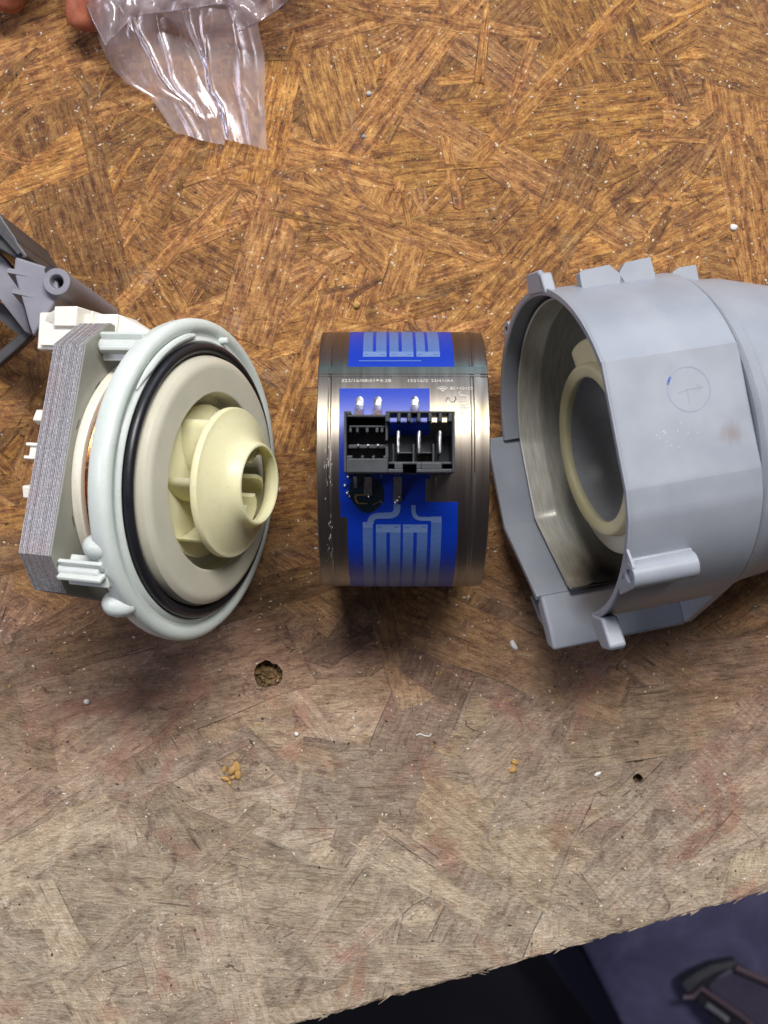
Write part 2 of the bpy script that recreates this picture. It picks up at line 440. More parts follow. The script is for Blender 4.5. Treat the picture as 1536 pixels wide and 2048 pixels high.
def strand_shape(q, L, Wd):
    """irregular sliver outline about the origin, long axis X"""
    n = max(3, int(L / .9)); top = []; bot = []
    tap = q.uniform(.0, .35); skew = q.uniform(-.35, .35) * Wd
    for k in range(n + 1):
        u = -L / 2 + L * k / n; e = 1 - tap * (k / n)
        top.append((u, Wd / 2 * e + q.uniform(-.05, .05) * min(1, Wd))); bot.append((u + skew * (k in (0, n)), -Wd / 2 * e + q.uniform(-.05, .05) * min(1, Wd)))
    endR = [(L / 2 + q.uniform(-.05, .35) * min(1, Wd), 0.)] if Wd > .3 else []
    endL = [(-L / 2 - q.uniform(-.05, .35) * min(1, Wd), 0.)] if Wd > .3 else []
    return bot + endR + top[::-1] + endL


def strands():
    q = random.Random(21); out = []
    N1 = 1500
    for i in range(N1):
        big = i < 1330
        L = q.uniform(3.5, 12.) if big else q.uniform(.8, 3.); Wd = q.choice([.7, 1.1, 1.6, 2.2, 3.0]) * q.uniform(.7, 1.25) if big else q.uniform(.08, .4)
        cx = q.uniform(-15, 15); cy = q.uniform(-18, 19)
        if cy < edge_y(cx) - .5 or (not big and cy < 1 and q.random() < .7): continue
        an = q.gauss(5, 34) if q.random() < .75 else q.uniform(-90, 90)
        out.append((L, Wd, cx, cy, radians(an), i))
    return out


def clip_to_board(pts):
    """keep a strand outline behind the front edge (half-plane clip)"""
    res = []; n = len(pts); g = 4.32 / 15.42
    def dd(p): return p[1] - (edge_y(p[0]) + .06 + .05 * mnoise.noise((p[0] * 3, 1, 0)))
    for i in range(n):
        a, b = pts[i], pts[(i + 1) % n]; da, db = dd(a), dd(b)
        if da >= 0: res.append(a)
        if (da >= 0) != (db >= 0):
            t = da / (da - db); res.append((a[0] + (b[0] - a[0]) * t, a[1] + (b[1] - a[1]) * t))
    return res


SL = strands(); NS = len(SL)
vis = sorted(range(NS), key=lambda i: -(SL[i][0] * SL[i][1] * (1.5 if i > NS * .45 else .2) * (1 if abs(SL[i][2]) < 12 and abs(SL[i][3]) < 16 else .1)))
singles = set(vis[:300])
jm = MB(); jt = []; jf = []; jg = []
for i, (L, Wd, cx, cy, an, seed) in enumerate(SL):
    q = random.Random(seed * 13 + 5)
    ol = strand_shape(q, L, Wd)
    pts = clip_to_board([(cx + u * cos(an) - v * sin(an), cy + u * sin(an) + v * cos(an)) for u, v in ol])
    if len(pts) < 3: continue
    z0 = .0 + .12 * i / NS
    z1 = z0 + .010 + .0001 * (i % 7)
    tone = (q.random(), q.random(), q.random())
    tx, ty = q.uniform(-1, 1) * .0016, q.uniform(-1, 1) * .006
    near = any((P(*p, 0).xy - Vector((cx, cy))).length < L / 2 + 1.2 for p, r, s in HOLES)
    single = i in singles
    if near and not single:
        # anything that might cover a hole is cut one by one
        hit = False
        for p, r, s in HOLES:
            d = P(*p, 0).xy - Vector((cx, cy)); u = d.x * cos(-an) - d.y * sin(-an); v = d.x * sin(-an) + d.y * cos(-an)
            if abs(u) < L / 2 + r + .4 and abs(v) < Wd / 2 + r + .15: hit = True
        if hit: continue
    mb = MB() if single else jm
    f0 = len(mb.f)
    def zt(p):
        u = (p[0] - cx) * cos(-an) - (p[1] - cy) * sin(-an); v = (p[0] - cx) * sin(-an) + (p[1] - cy) * cos(-an); return u * tx + v * ty
    gx = sum(p[0] for p in pts) / len(pts); gy = sum(p[1] for p in pts) / len(pts)
    ew = q.choice([.012, .02, .035])
    def out_(p):
        d = Vector((p[0] - gx, p[1] - gy)); e_ = Vector((-sin(an), cos(an))); sg = 1 if d.dot(e_) > 0 else -1
        v = e_ * sg * ew + d.normalized() * .008; return (p[0] + v.x, p[1] + v.y)
    A = [(*out_(p), z0 - .006) for p in pts]; B = [(p[0], p[1], z1 + zt(p)) for p in pts]
    mb.loft(A, B)
    uvf = (lambda ii, co, cx=cx, cy=cy, an=an: ((co.x - cx) * cos(an) + (co.y - cy) * sin(an), -(co.x - cx) * sin(an) + (co.y - cy) * cos(an)))
    if single:
        o = mb.build('wood_strand', WOOD, board, smooth=0)
        gk = [0, 0] + [q.choice([0, .5, 1, 1]) for _ in range(40)]; nside = len(pts)
        add_attrs(o.data, lambda ii: tone, uvf, lambda ii: gk[min(ii, 41)] if 2 <= ii < 2 + nside else 0.)
        cc = []
        for (pp, r, s) in HOLES:
            d = P(*pp, 0).xy - Vector((cx, cy)); u = d.x * cos(-an) - d.y * sin(-an); v = d.x * sin(-an) + d.y * cos(-an)
            if abs(u) < L / 2 + r + .4 and abs(v) < Wd / 2 + r + .2: cc.append(cutter(pp, r, s, .5))
        if cc: carve(o, cc)
    else:
        for kk in range(len(mb.f) - f0): jt.append(tone); jf.append(uvf); jg.append(0. if kk < 2 else q.choice([0, .5, 1.]))
o = jm.build('wood_strand', WOOD, board, smooth=0, recalc=False); stuff(o)
add_attrs(o.data, lambda ii: jt[ii], lambda ii, co: jf[ii](ii, co), lambda ii: jg[ii])

CRUMB = plastic('crumbled_wood', (.17, .11, .05), .8, 0, .7, .8, .2, grit=9)  # crumb colour darkened to stand for shade in the holes
# splinters along the sawn front edge
q = random.Random(77); m = MB()
for k_ in range(150):
    x_ = q.uniform(-4, 14); y_ = edge_y(x_); L_ = q.uniform(.15, .9); an = q.gauss(.27, .22); w_ = q.uniform(.015, .05); z_ = q.uniform(-.02, .10)
    ox, oy = -sin(.27) * q.uniform(-.02, .10), -cos(.27) * q.uniform(-.05, .05)
    c_ = Vector((x_ + ox, y_ + oy + .03, z_)); d = Vector((cos(an), sin(an), q.uniform(-.12, .02))); n_ = Vector((-sin(an), cos(an), 0))
    a = [c_ - d * L_ / 2, c_ - n_ * w_, c_ + d * L_ / 2, c_ + n_ * w_]; m.loft([p_ - Vector((0, 0, .04)) for p_ in a], a)
o = m.build('edge_splinter', WOOD, board, smooth=0, recalc=False); stuff(o); add_attrs(o.data, lambda ii: ((ii // 6 * 37 % 100) / 100, .4, .5), lambda ii, co: (co.x, co.y))
# crumbly bottoms of the two holes
for (pp, r, s) in HOLES:
    c = P(*pp, 0); m = MB(); n = 16; rows = []
    for j in range(n + 1):
        rows.append([(c.x + (i / n - .5) * 2.3 * r, c.y + (j / n - .5) * 2.3 * r, (-.26 if r > .3 else -.30) + .22 * mnoise.noise((i * .55, j * .55, s)) * (1 if r > .3 else .4)) for i in range(n + 1)])
    m.grid(rows); o = m.build('crumbled_wood', CRUMB, board, smooth=0)

# ------------------------------------------------------------------ below the bench
k = N('dark_floor'); n = k.noise(k.pos(), .06, 5)
k.set(Base_Color=k.mix(k.mr(n, .35, .65), c3(.004, .004, .008), c3(.012, .012, .02)), Roughness=.7); FLOORM = k.m
m = MB(); m.box(-300, 300, -300, 300, -78, -76); struct(m.build('floor', FLOORM, smooth=0))
k = N('violet_worn_panel'); n = k.noise(k.pos(), .12, 6, .6, .5)
c = k.ramp(n, [(.3, (.03, .025, .06)), (.5, (.07, .068, .14)), (.7, (.13, .125, .23))])
c = k.mix(k.mr(k.noise(k.scale(k.pos(), 1, .25, 1), .25, 5, .7), .62, .70), c, c3(.38, .25, .25))
k.set(Base_Color=c, Roughness=.6); VIOLET = k.m  # dim violet light put into the panel's own colour
k = N('dim_panel'); k.set(Base_Color=c3(.018, .018, .045), Roughness=.7); DIM = k.m


# ------------------------------------------------------------------ local frames
def frame(o, org, e, psi, axis_sign=1):
    a = Vector((cos(e) * cos(psi), cos(e) * sin(psi), sin(e))); h = Vector((-sin(psi), cos(psi), 0)); n = a.cross(h)
    o.matrix_world = Matrix(((a.x, h.x, n.x, org[0]), (a.y, h.y, n.y, org[1]), (a.z, h.z, n.z, org[2]), (0, 0, 0, 1)))
    return o


def pol(r, deg): return (r * cos(radians(deg)), r * sin(radians(deg)))


# ------------------------------------------------------------------ motor with impeller (left)
motor = thing('motor_unit', 'pump motor with laminated steel stator, milky white flange and pale yellow impeller', 'pump motor')
frame(motor, (-6.841, .994, 4.258), .381, -.067)
S_, c_, T_, phi = 3.678, .863, 1.035, .153


def rot(u, v): return (u * cos(phi) + v * sin(phi), -u * sin(phi) + v * cos(phi))


def octa(S, c): return [rot(*p) for p in ((-S + c, S), (S - c, S), (S, S - c), (S, -S + c), (S - c, -S), (-S + c, -S), (-S, -S + c), (-S, S - c))]


q = random.Random(3); m = MB(); NL = 19
core_in = octa(S_ - .07, c_)
m.prism(core_in, -T_ + .01, -.01, 'x'); m.build('dark_gap_core', DARKGREY, motor, smooth=0)  # dark core added to deepen the shade in the gaps between plates
m = MB()
for k_ in range(NL):
    t0 = -T_ + T_ * k_ / NL
    if k_ == NL - 1: break
    m.prism(octa(S_ + q.uniform(-.008, .006), c_), t0, t0 + T_ / NL * .62, 'x')
stuff(m.build('lamination_stack', LAM, motor, smooth=0))
m = MB(); m.prism(octa(S_ + .004, c_), -T_ / NL * 1.0, 0, 'x')
fp = m.build('front_lamination', PLATE, motor, smooth=0)
# short pressed slots in the front plate
for ang, r0 in ((70, 3.55), (112, 3.52), (48, 3.5)):
    m = MB(); cy, cz = pol(r0, ang); d = Vector((0, -sin(radians(ang)), cos(radians(ang))))
    m.tube([Vector((.002, cy, cz)) - d * .14, Vector((.002, cy, cz)) + d * .14], .012, 6); m.build('pressed_slot', BLACK, fp)
# winding former and copper
m = MB(); m.lathe([(0.0, 3.2), (0.0, 3.46), (.04, 3.49), (.24, 3.49), (.29, 3.45), (.29, 3.28), (.24, 3.2)], 96)
m.lathe([(.46, 2.6), (.46, 2.68), (.9, 2.68), (.9, 2.6)], 64)
m.build('winding_former', BOBBIN, motor)
wind = None
for k_ in range(9):
    m = MB(); r = 3.24 - .02 * k_ + .04 * (k_ % 2); t = .30 + .065 * k_
    rr = [(t + .035 * cos(x_ * pi / 4), r + .035 * sin(x_ * pi / 4)) for x_ in range(8)]
    m.lathe(rr, 72, rf=lambda r_, a_, k_=k_: r_ + .02 * sin(a_ * 9 + k_)); m.build('copper_winding', COPPER, motor)
m = MB(); m.lathe([(.02, 1.2), (.02, 2.9), (.75, 2.75), (1.1, 2.6), (1.1, 1.2)], 48); m.build('inner_core', RUBBER, motor)
for an in (75, 108, 140, 40):
    m = MB(); m.M = Matrix.Rotation(radians(an), 4, 'X'); m.box(.40, .95, 2.95, 3.15, -.12, .12); m.build('former_tooth', BOBBIN, motor, bevel=.03)
# flange
m = MB()
m.lathe([(1.24, 3.9), (1.22, 4.36), (1.26, 4.46), (1.38, 4.50), (1.62, 4.535), (1.74, 4.52), (1.82, 4.45), (1.86, 4.34), (1.84, 4.20), (1.76, 4.12), (1.76, 4.04), (1.84, 3.98), (1.87, 3.92), (1.84, 3.87), (1.60, 3.86), (1.60, 3.2), (1.24, 3.2)], 128)
fl = m.build('mounting_flange', FLANGE, motor, smooth=45)
# curved rib and small lug on the flange face
m = MB(); path = [(1.80 + .06 * min(1, (60 - d) / 14), *pol(4.06, d)) for d in range(14, 60, 2)]
m.tube(path, lambda u: .02 + .085 * min(1, 4 * (1 - u) + .1, 3 * u + .6), 8); m.build('rib', FLANGE, fl)
m = MB(); m.tube([(1.76, *pol(4.1, -8)), (2.0, *pol(4.1, -8)), (2.03, *pol(4.1, -8))], lambda u: .10 if u < .8 else .06, 12); m.build('lug', FLANGE, fl)
# rounded ears at the lower left
for an, rr_, s_ in ((116.5, 4.26, .34), (140.5, 4.40, .36)):
    m = MB(); cy, cz = pol(rr_, an); rows = []
    for j in range(9):
        la = -pi / 2 + pi * j / 8
        rows.append([(1.22 + .36 * s_ / .3 * sin(la) * (1.0 if la < 0 else 1.4), cy + s_ * cos(la) * cos(2 * pi * i / 16), cz + s_ * cos(la) * sin(2 * pi * i / 16)) for i in range(17)])
    m.grid(rows); m.build('ear', FLANGE, fl, smooth=80)
# star-ribbed legs that hold the stator
for (hh, nn, tw) in ((3.40, 2.56, 37), (-2.55, 3.62, 125), (2.62, -3.55, -53), (-3.5, -2.5, 217)):
    m = MB(); m.M = Matrix.Translation((0, hh, nn)) @ Matrix.Rotation(radians(tw), 4, 'X')
    g = [(.23 * cos(2 * pi * k_ / 20), .23 * sin(2 * pi * k_ / 20)) for k_ in range(20)]
    m.prism(g, .06, 1.3, 'x'); m.prism([(a * .72, b * .72) for a, b in g], .0, .07, 'x')
    for w_ in range(5):
        m.M = Matrix.Translation((0, hh, nn)) @ Matrix.Rotation(radians(tw + 72 * w_), 4, 'X')
        m.box(.22 if w_ % 2 else .12, 1.45, .1, .40, -.055, .055)
    m.build('leg', FLANGE, motor, bevel=.025)
# sealing ring
def torus(t, r, a, n=10, sq=1.): return [(t + a * cos(2 * pi * k_ / n) * sq, r + a * sin(2 * pi * k_ / n)) for k_ in range(n)]
m = MB(); m.lathe(torus(1.93, 3.72, .15, 12), 128); m.build('sealing_ring', RUBBER, motor, smooth=80)
m = MB(); m.lathe(torus(1.86, 3.56, .06, 10, 1.2), 128); m.build('sealing_ring', RUBBER, motor, smooth=80)
# pump backing disc
m = MB(); m.lathe([(1.5, 3.30), (1.90, 3.50), (2.02, 3.51), (2.20, 3.45), (2.29, 3.35), (2.325, 3.26), (2.33, 3.16), (2.33, 2.52), (2.31, 2.485), (2.27, 2.48), (1.82, 2.46), (1.78, 2.40), (1.76, 2.2), (1.76, .2), (1.5, .2)], 128)
m.build('backing_disc', CREAM, motor, smooth=28)
imp = None
m = MB(); m.lathe([(1.80, .25), (1.80, 2.10), (1.84, 2.16), (1.90, 2.16), (1.93, 2.1), (1.98, .9), (2.3, .42), (2.5, .36), (2.5, .25)], 96)
imp = m.build('impeller', YELLOW, motor, smooth=40)
m = MB(); m.lathe([(2.70, 2.06), (2.74, 2.10), (2.86, 2.10), (2.91, 2.07), (2.925, 2.0), (2.95, 1.93), (3.02, 1.80), (3.10, 1.65), (3.19, 1.49), (3.28, 1.36), (3.38, 1.25), (3.50, 1.18), (3.62, 1.15), (3.68, 1.12), (3.70, 1.07), (3.68, 1.03), (3.5, 1.03), (3.3, 1.10), (3.1, 1.35), (2.93, 1.7), (2.82, 1.93), (2.70, 2.0)], 128)
m.build('shroud', YELLOW, imp, smooth=40)
for k_ in range(7):
    m = MB(); a0 = 100 + 360 / 7 * k_ - 14; A = []; B = []
    n_ = 12; out = []; inn = []
    for j in range(n_ + 1):
        u = j / n_; r = .62 + 1.46 * u; an = a0 - 46 * u ** .9
        out.append(pol(r, an + 2.6 / max(.5, r) * 1.3)); inn.append(pol(r, an - 2.6 / max(.5, r) * 1.3))
    A = out + inn[::-1]
    zt = lambda p: 2.78 + max(0, (2.05 - sqrt(p[0] ** 2 + p[1] ** 2))) * .42
    m.loft([(1.90, *p) for p in A], [(min(3.25, zt(p)), *p) for p in A]); m.build('vane', YELLOW, imp, smooth=50)
m = MB(); m.lathe([(1.9, .02), (2.62, .02), (2.62, .2), (2.58, .24), (1.9, .24)], 32); m.build('shaft', STEEL, imp)
# small drain lug inside the recess edge
# rear cover
m = MB(); m.lathe([(-T_ + .02, 2.0), (-T_ + .02, 3.42), (-1.22, 3.42), (-1.30, 3.34), (-1.42, 3.0), (-1.75, 2.5), (-1.85, 1.2), (-1.85, .1), (-1.2, .1)], 72)
rc = m.build('rear_cover', WHITE, motor)
for an, ra in ((66, 3.5), (100.5, 3.52), (140, 3.5), (20, 3.5)):
    m = MB(); m.M = Matrix.Rotation(radians(an), 4, 'X'); m.box(-1.52, -1.03, ra - .25, ra + .03, -.17, .17); m.build('clip', WHITE, rc, bevel=.04)
for an in (85.2, 79.2):
    m = MB(); m.M = Matrix.Rotation(radians(an), 4, 'X'); m.box(-1.62, -1.25, 3.18, 3.42, -.045, .045); m.build('clip', WHITE, rc, bevel=.02)
m = MB(); m.M = Matrix.Rotation(radians(82.2), 4, 'X'); m.box(-1.52, -1.25, 3.15, 3.34, -.17, .17); m.build('clip', WHITE, rc, bevel=.02)
# white plug socket
m = MB(); m.box(-2.35, -1.06, 3.32, 4.36, 1.2, 2.28); m.box(-1.1, .05, 3.80, 4.36, 1.0, 2.0)
pl = m.build('plug_socket', WHITE, motor, bevel=.05)
m = MB(); m.box(-1.75, -1.0, 3.95, 4.50, 1.7, 2.40); m.loft([(-2.2, 4.1, 2.27), (-1.7, 4.0, 2.27), (-1.7, 4.45, 2.27), (-2.15, 4.3, 2.27)], [(-1.95, 4.2, 2.3), (-1.7, 4.1, 2.42), (-1.7, 4.42, 2.42), (-1.95, 4.3, 2.3)]); m.build('latch', WHITE, pl, bevel=.03)
m = MB(); m.box(-2.15, -1.15, 3.42, 3.50, 2.27, 2.38); m.build('ridge', WHITE, pl, bevel=.02)
m = MB(); m.box(-.75, -.68, 3.95, 4.42, 1.4, 2.12); m.build('ridge', WHITE, pl, bevel=.02)
m = MB(); m.box(-2.5, -2.3, 3.4, 4.0, 1.25, 1.9); m.build('ridge', WHITE, pl, bevel=.02)
m = MB(); m.loft([(.04, 3.82, 1.1), (.04, 4.34, 1.1), (.04, 4.34, 1.9), (.04, 3.82, 1.95)], [(.8, 3.75, 1.1), (.8, 3.95, 1.1), (.8, 3.95, 1.4), (.8, 3.75, 1.4)]); m.build('sloped_end', WHITE, pl, bevel=.03)

# ------------------------------------------------------------------ heater ring (middle)
RX0, RX1, RY, RR = -1.764, 2.774, 1.533, 3.70
heater = thing('heater_ring', 'round steel heater band with blue printed elements and a black socket on top', 'heating element', ((RX0 + RX1) / 2, RY, RR))
XM = (RX0 + RX1) / 2


def al_of(py):
    lo, hi = -1.45, 1.45
    for _ in range(40):
        a = (lo + hi) / 2; v = 1024 - F * (RY + RR * sin(a)) / (H - RR - RR * cos(a))
        if v > py: lo = a
        else: hi = a
    return a


def xa(px, py):
    a = al_of(py); return ((px - 768) * (H - RR - RR * cos(a)) / F - XM, a)


def rp(x_, a, r): return (x_, r * sin(a), r * cos(a))


hw = (RX1 - RX0) / 2
R0 = RR
prof = [(-hw, R0 - .03), (-hw + .02, R0), (-hw + .28, R0), (-hw + .31, R0 - .015), (-hw + .35, R0 - .015), (-hw + .38, R0), (hw - .50, R0), (hw - .47, R0 - .015), (hw - .42, R0 - .015), (hw - .39, R0), (hw - .22, R0), (hw - .19, R0 - .012), (hw - .02, R0 - .014), (hw, R0 - .03), (hw, R0 - .07), (-hw, R0 - .07)]
m = MB(); rows = []
m.lathe(prof, 160)
m.build('steel_band', BAND, heater, smooth=25)
# raised weld seam
def patch(m, x0, x1, a0, a1, r, n=None, th=.008):
    n = n or max(2, int(abs(a1 - a0) * 30))
    rows = []
    for j in range(n + 1):
        a = a0 + (a1 - a0) * j / n
        rows.append([rp(x0, a, r - th * 2), rp(x0, a, r), rp(x1, a, r), rp(x1, a, r - th * 2)])
    m.grid(rows)
    i0 = len(m.v) - 4 * (n + 1); m.f += [(i0, i0 + 1, i0 + 2, i0 + 3), tuple(i0 + 4 * n + k for k in (3, 2, 1, 0))]


m = MB(); aw = al_of(741); patch(m, -hw + .01, hw - .01, aw - .035, aw + .035, R0 + .012)
aw2 = al_of(752); patch(m, -hw + .01, hw - .01, aw2 - .006, aw2 + .006, R0 + .008, n=2); m.build('weld_seam', BAND, heater)


def PP(m, px0, py0, px1, py1, r, pyref=None):
    """patch between photo corner positions; x taken at reference row"""
    ref = pyref or (py0 + py1) / 2
    x0, _ = xa(px0, ref); x1, _ = xa(px1, ref)
    a0 = al_of(py0) if py0 is not None else None
    patch(m, x0, x1, al_of(py0), al_of(py1), r)


def PA(m, px0, px1, ref, a0, a1, r):
    x0, _ = xa(px0, ref); x1, _ = xa(px1, ref); patch(m, x0, x1, a0, a1, r)


m = MB(); PA(m, 696.5, 909, 734, 2.2, al_of(734), R0 + .006)
up = m.build('blue_enamel', BLUE, heater, smooth=60)
m = MB()
for a, b, s0, s1 in ((726, 773, 745.5, 752), (779, 827, 797.5, 804), (833, 880, 851, 857)):
    m = MB(); PA(m, a, s0, 714, 2.15, al_of(704), R0 + .011); m.build('resistor_track', TRACE, up, smooth=60)
    m = MB(); PA(m, s1, b, 714, 2.15, al_of(704), R0 + .011); m.build('resistor_track', TRACE, up, smooth=60)
    m = MB(); PA(m, a, b, 714, al_of(704), al_of(714), R0 + .0125); m.build('end_bar', CONDUCT, up, smooth=60)
m = MB(); PP(m, 718, 721.6, 842, 722.8, R0 + .0125); m.build('fine_line', CONDUCT, up)
# main enamel field
m = MB(); a_b = -2.2
PP(m, 679, 777, 859, 1004, R0 + .006, 777); PA(m, 681, 916, 1006, al_of(1004), al_of(1034), R0 + .006); PA(m, 695, 916, 1034, al_of(1034), a_b, R0 + .006)
dn = m.build('blue_enamel', BLUE, heater, smooth=60)
m = MB(); PP(m, 851, 958, 861, 1003.5, R0 + .0085); m.build('bare_steel', BAND, dn)
for x0_, x1_, ytop in ((725.5, 745.5, 1054), (752, 773, 1064), (780, 801, 1064), (806, 827, 1064), (834, 855, 1064), (862, 883, 1044)):
    m = MB(); PA(m, x0_, x1_, 1060, al_of(ytop), a_b, R0 + .011); m.build('resistor_track', TRACE, dn, smooth=60)
for x0_, x1_, rf_, ya, yb in ((752, 801, 1056, 1049, 1064.5), (806, 855, 1056, 1049, 1064.5), (725.5, 745.5, 1050, 1044, 1055), (862, 883, 1040, 1033, 1045)):
    m = MB(); PA(m, x0_, x1_, rf_, al_of(ya), al_of(yb), R0 + .0125); m.build('end_bar', CONDUCT, dn, smooth=60)


def strip(m, pts, w_, r):
    """winding conductor strip along photo pixels"""
    q_ = [Vector(xa(*p)) for p in pts]; q_ = [Vector((v.x, v.y * R0)) for v in q_]; rows = []
    for i, p in enumerate(q_):
        d = (q_[min(i + 1, len(q_) - 1)] - q_[max(0, i - 1)]).normalized(); nn = Vector((-d.y, d.x)) * w_ / 2
        a, b = p + nn, p - nn; rows.append([rp(a.x, a.y / R0, r), rp(b.x, b.y / R0, r)])
    m.grid(rows)


def bend(p0, c, p1, n=7): return [((1 - t) ** 2 * p0[0] + 2 * t * (1 - t) * c[0] + t * t * p1[0], (1 - t) ** 2 * p0[1] + 2 * t * (1 - t) * c[1] + t * t * p1[1]) for t in [i / n for i in range(n + 1)]]


m = MB(); strip(m, [(794, 945), (794, 1012)] + bend((794, 1018), (793, 1030), (778, 1030.5)) + [(765, 1031)] + bend((757, 1031), (742, 1032), (741, 1044)) + [(741, 1047)], .175, R0 + .0135)
m.build('conductor_track', CONDUCT, dn, smooth=60)
m = MB(); strip(m, [(827, 945), (827, 1015)] + bend((827, 1022), (828, 1036), (842, 1037)) + [(882.5, 1037.5)], .115, R0 + .0135)
m.build('conductor_track', CONDUCT, dn, smooth=60)
m = MB(); strip(m, [(763, 950), (763, 1005)], .05, R0 + .0135); m.build('conductor_track', CONDUCT, dn, smooth=60)
# tiny dark print squares on the end bars
m = MB()
for x0, x1, y0, y1 in ((755, 765, 1052, 1055), (789, 798, 1052, 1055), (809, 819, 1052, 1055), (844, 852, 1052, 1055)): PP(m, x0, y0, x1, y1, R0 + .0138)
stuff(m.build('print_mark', TRACE, dn))
m = MB()
for x0, x1, y0, y1 in ((729, 737, 709, 711), (761, 770, 709, 711), (783, 791, 709, 711), (814, 824, 709, 711), (836, 844, 709, 711), (867, 877, 709, 711)): PP(m, x0, y0, x1, y1, R0 + .0138)
stuff(m.build('print_mark', TRACE, up))
# black-green glazed sensor field with gold tracks
m = MB(); cx_, ca_ = xa(733, 985); ring = []
ctr = m.pt(rp(cx_, ca_, R0 + .03)); n_ = 28
idx = []
for k_ in range(n_):
    an = 2 * pi * k_ / n_; rx_ = .42 * (1 + .12 * sin(an * 2 + 1)); ry_ = .56 * (1 + .08 * cos(an * 3))
    idx.append(m.pt(rp(cx_ + rx_ * cos(an) + .10 * sin(an) * -1, ca_ + ry_ * sin(an) / R0, R0 + .012)))
for k_ in range(n_): m.f.append((ctr, idx[k_], idx[(k_ + 1) % n_]))
gz = m.build('sensor_glaze', TEAL, heater, smooth=80)
m = MB(); strip(m, [(711, 990), (712, 1000), (716, 1005)], .05, R0 + .034); strip(m, [(711, 989), (724, 989), (737, 989)], .035, R0 + .034); strip(m, [(716, 1006), (726, 1006), (736, 1006)], .03, R0 + .034); strip(m, [(730, 965), (730, 988)], .05, R0 + .034); strip(m, [(746, 1008), (757, 1004), (763, 1000)], .02, R0 + .03)
m.build('gold_track', GOLD, gz)
# scratches and weld-side scribble along the left rim
q = random.Random(12)
m = MB()
for k_ in range(46):
    a = al_of(q.uniform(880, 1130)); x_ = -hw + .36 + q.gauss(0, .045) - (.1 if k_ % 3 == 0 else 0); dl = q.uniform(.01, .05); rows = []
    for j in range(4): rows.append([rp(x_ + q.uniform(-.015, .015), a + dl * j / 3, R0 + .005), rp(x_ + .010, a + dl * j / 3, R0 + .005)])
    m.grid(rows)
stuff(m.build('scratch', ETCH, heater))


def text_mesh(txt, size):
    cu = bpy.data.curves.new('t', 'FONT'); cu.body = txt; cu.size = size; cu.resolution_u = 2; cu.space_character = 1.1; cu.offset = .018
    ob = bpy.data.objects.new('t', cu); C.objects.link(ob); dg = bpy.context.evaluated_depsgraph_get()
    me = bpy.data.meshes.new_from_object(ob.evaluated_get(dg)); C.objects.unlink(ob); bpy.data.objects.remove(ob); return me


def ring_text(txt, px0, px1, py, hpx, mat, r=.008, name='printed_text', rotated=False):
    me = text_mesh(txt, 1.); xs = [v.co.x for v in me.vertices]; w0, w1 = min(xs), max(xs)
    x0, a0 = xa(px0, py); x1, _ = xa(px1, py); sx = (x1 - x0) / (w1 - w0); hs = hpx * 29.7 / F / .7
    for v in me.vertices:
        u = x0 + (v.co.x - w0) * sx; b = a0 + v.co.y * hs / R0
        v.co = Vector(rp(u, b, R0 + r))
    me.materials.append(mat); o = bpy.data.objects.new(name, me); C.objects.link(o); o.parent = heater; return stuff(o)


ring_text('322/16/08:01', 683, 749, 764.5, 7.5, ETCH); ring_text('9.28', 760, 782, 764.5, 7.5, ETCH)
m = MB(); xx, aa = xa(755, 761); m.lathe([(0, 0)], 1) if False else None
x_c = xx; idx = [m.pt(rp(x_c + .035 * cos(t * pi / 4), aa + .035 * sin(t * pi / 4) / R0, R0 + .008)) for t in range(8)]; m.f.append(tuple(idx)); m.build('printed_dot', ETCH, heater, smooth=0)
ring_text('15216/2', 816, 856, 764.5, 7, ETCH); ring_text('22/41/A4', 862, 906, 764.5, 7, ETCH)
ring_text('ZUL 0838 1066321/4 R2', 684, 784, 754.5, 4.5, ETCHD); ring_text('B1C4 1080 BGD 0 147', 816, 904, 754.5, 4.5, ETCHD)
ring_text('E', 901, 911, 780, 7, ETCH); ring_text('G', 918.5, 929, 780, 7, ETCH); ring_text('O', 935.5, 946, 780, 7, ETCH)
m = MB()
for px in (914.7, 932.2):
    xx, aa = xa(px, 776.5); idx = [m.pt(rp(xx + .022 * cos(t * pi / 4), aa + .022 * sin(t * pi / 4) / R0, R0 + .008)) for t in range(8)]; m.f.append(tuple(idx))
stuff(m.build('printed_dot', ETCH, heater, smooth=0))
# fan-shaped maker's mark
m = MB(); xx, aa = xa(885.5, 784)
def fan(r0, r1, d0, d1, dx=0, dy=0):
    n_ = 6; rows = []
    for j in range(n_ + 1):
        t = radians(d0 + (d1 - d0) * j / n_); rows.append([rp(xx + dx + rr * cos(t), aa + (dy + rr * sin(t)) / R0, R0 + .008) for rr in (r0, r1)])
    m.grid(rows)
fan(.0, .07, 40, 140); fan(.09, .14, 42, 138); fan(.165, .185, 30, 150); m.build('maker_mark', ETCH, heater, smooth=0)
# handwritten 2 and recognised-component mark, turned sideways
m = MB(); strip(m, [(892, 803), (895, 795), (898, 797), (902, 804), (908, 804), (912, 798), (910, 793)], .03, R0 + .008); m.build('handwritten_mark', ETCHD, heater)
m = MB(); strip(m, [(893, 804), (896, 797), (899, 799), (903, 805), (908, 805)], .014, R0 + .010); m.build('handwritten_mark', ETCH, heater)
me = text_mesh('RU', 1.); xs = [v.co.x for v in me.vertices]; ys = [v.co.y for v in me.vertices]
x0, a0 = xa(920, 817); x1, a1 = xa(938, 817); sA = (al_of(790) - al_of(817)) / (max(xs) - min(xs)); sX = (x1 - x0) / (max(ys) - min(ys))
for v in me.vertices: v.co = Vector(rp(x1 - (v.co.y - min(ys)) * sX, a0 + (v.co.x - min(xs)) * sA, R0 + .008))
me.materials.append(ETCH); o = bpy.data.objects.new('approval_mark', me); C.objects.link(o); o.parent = heater
m = MB(); xx, aa = xa(921.5, 787)
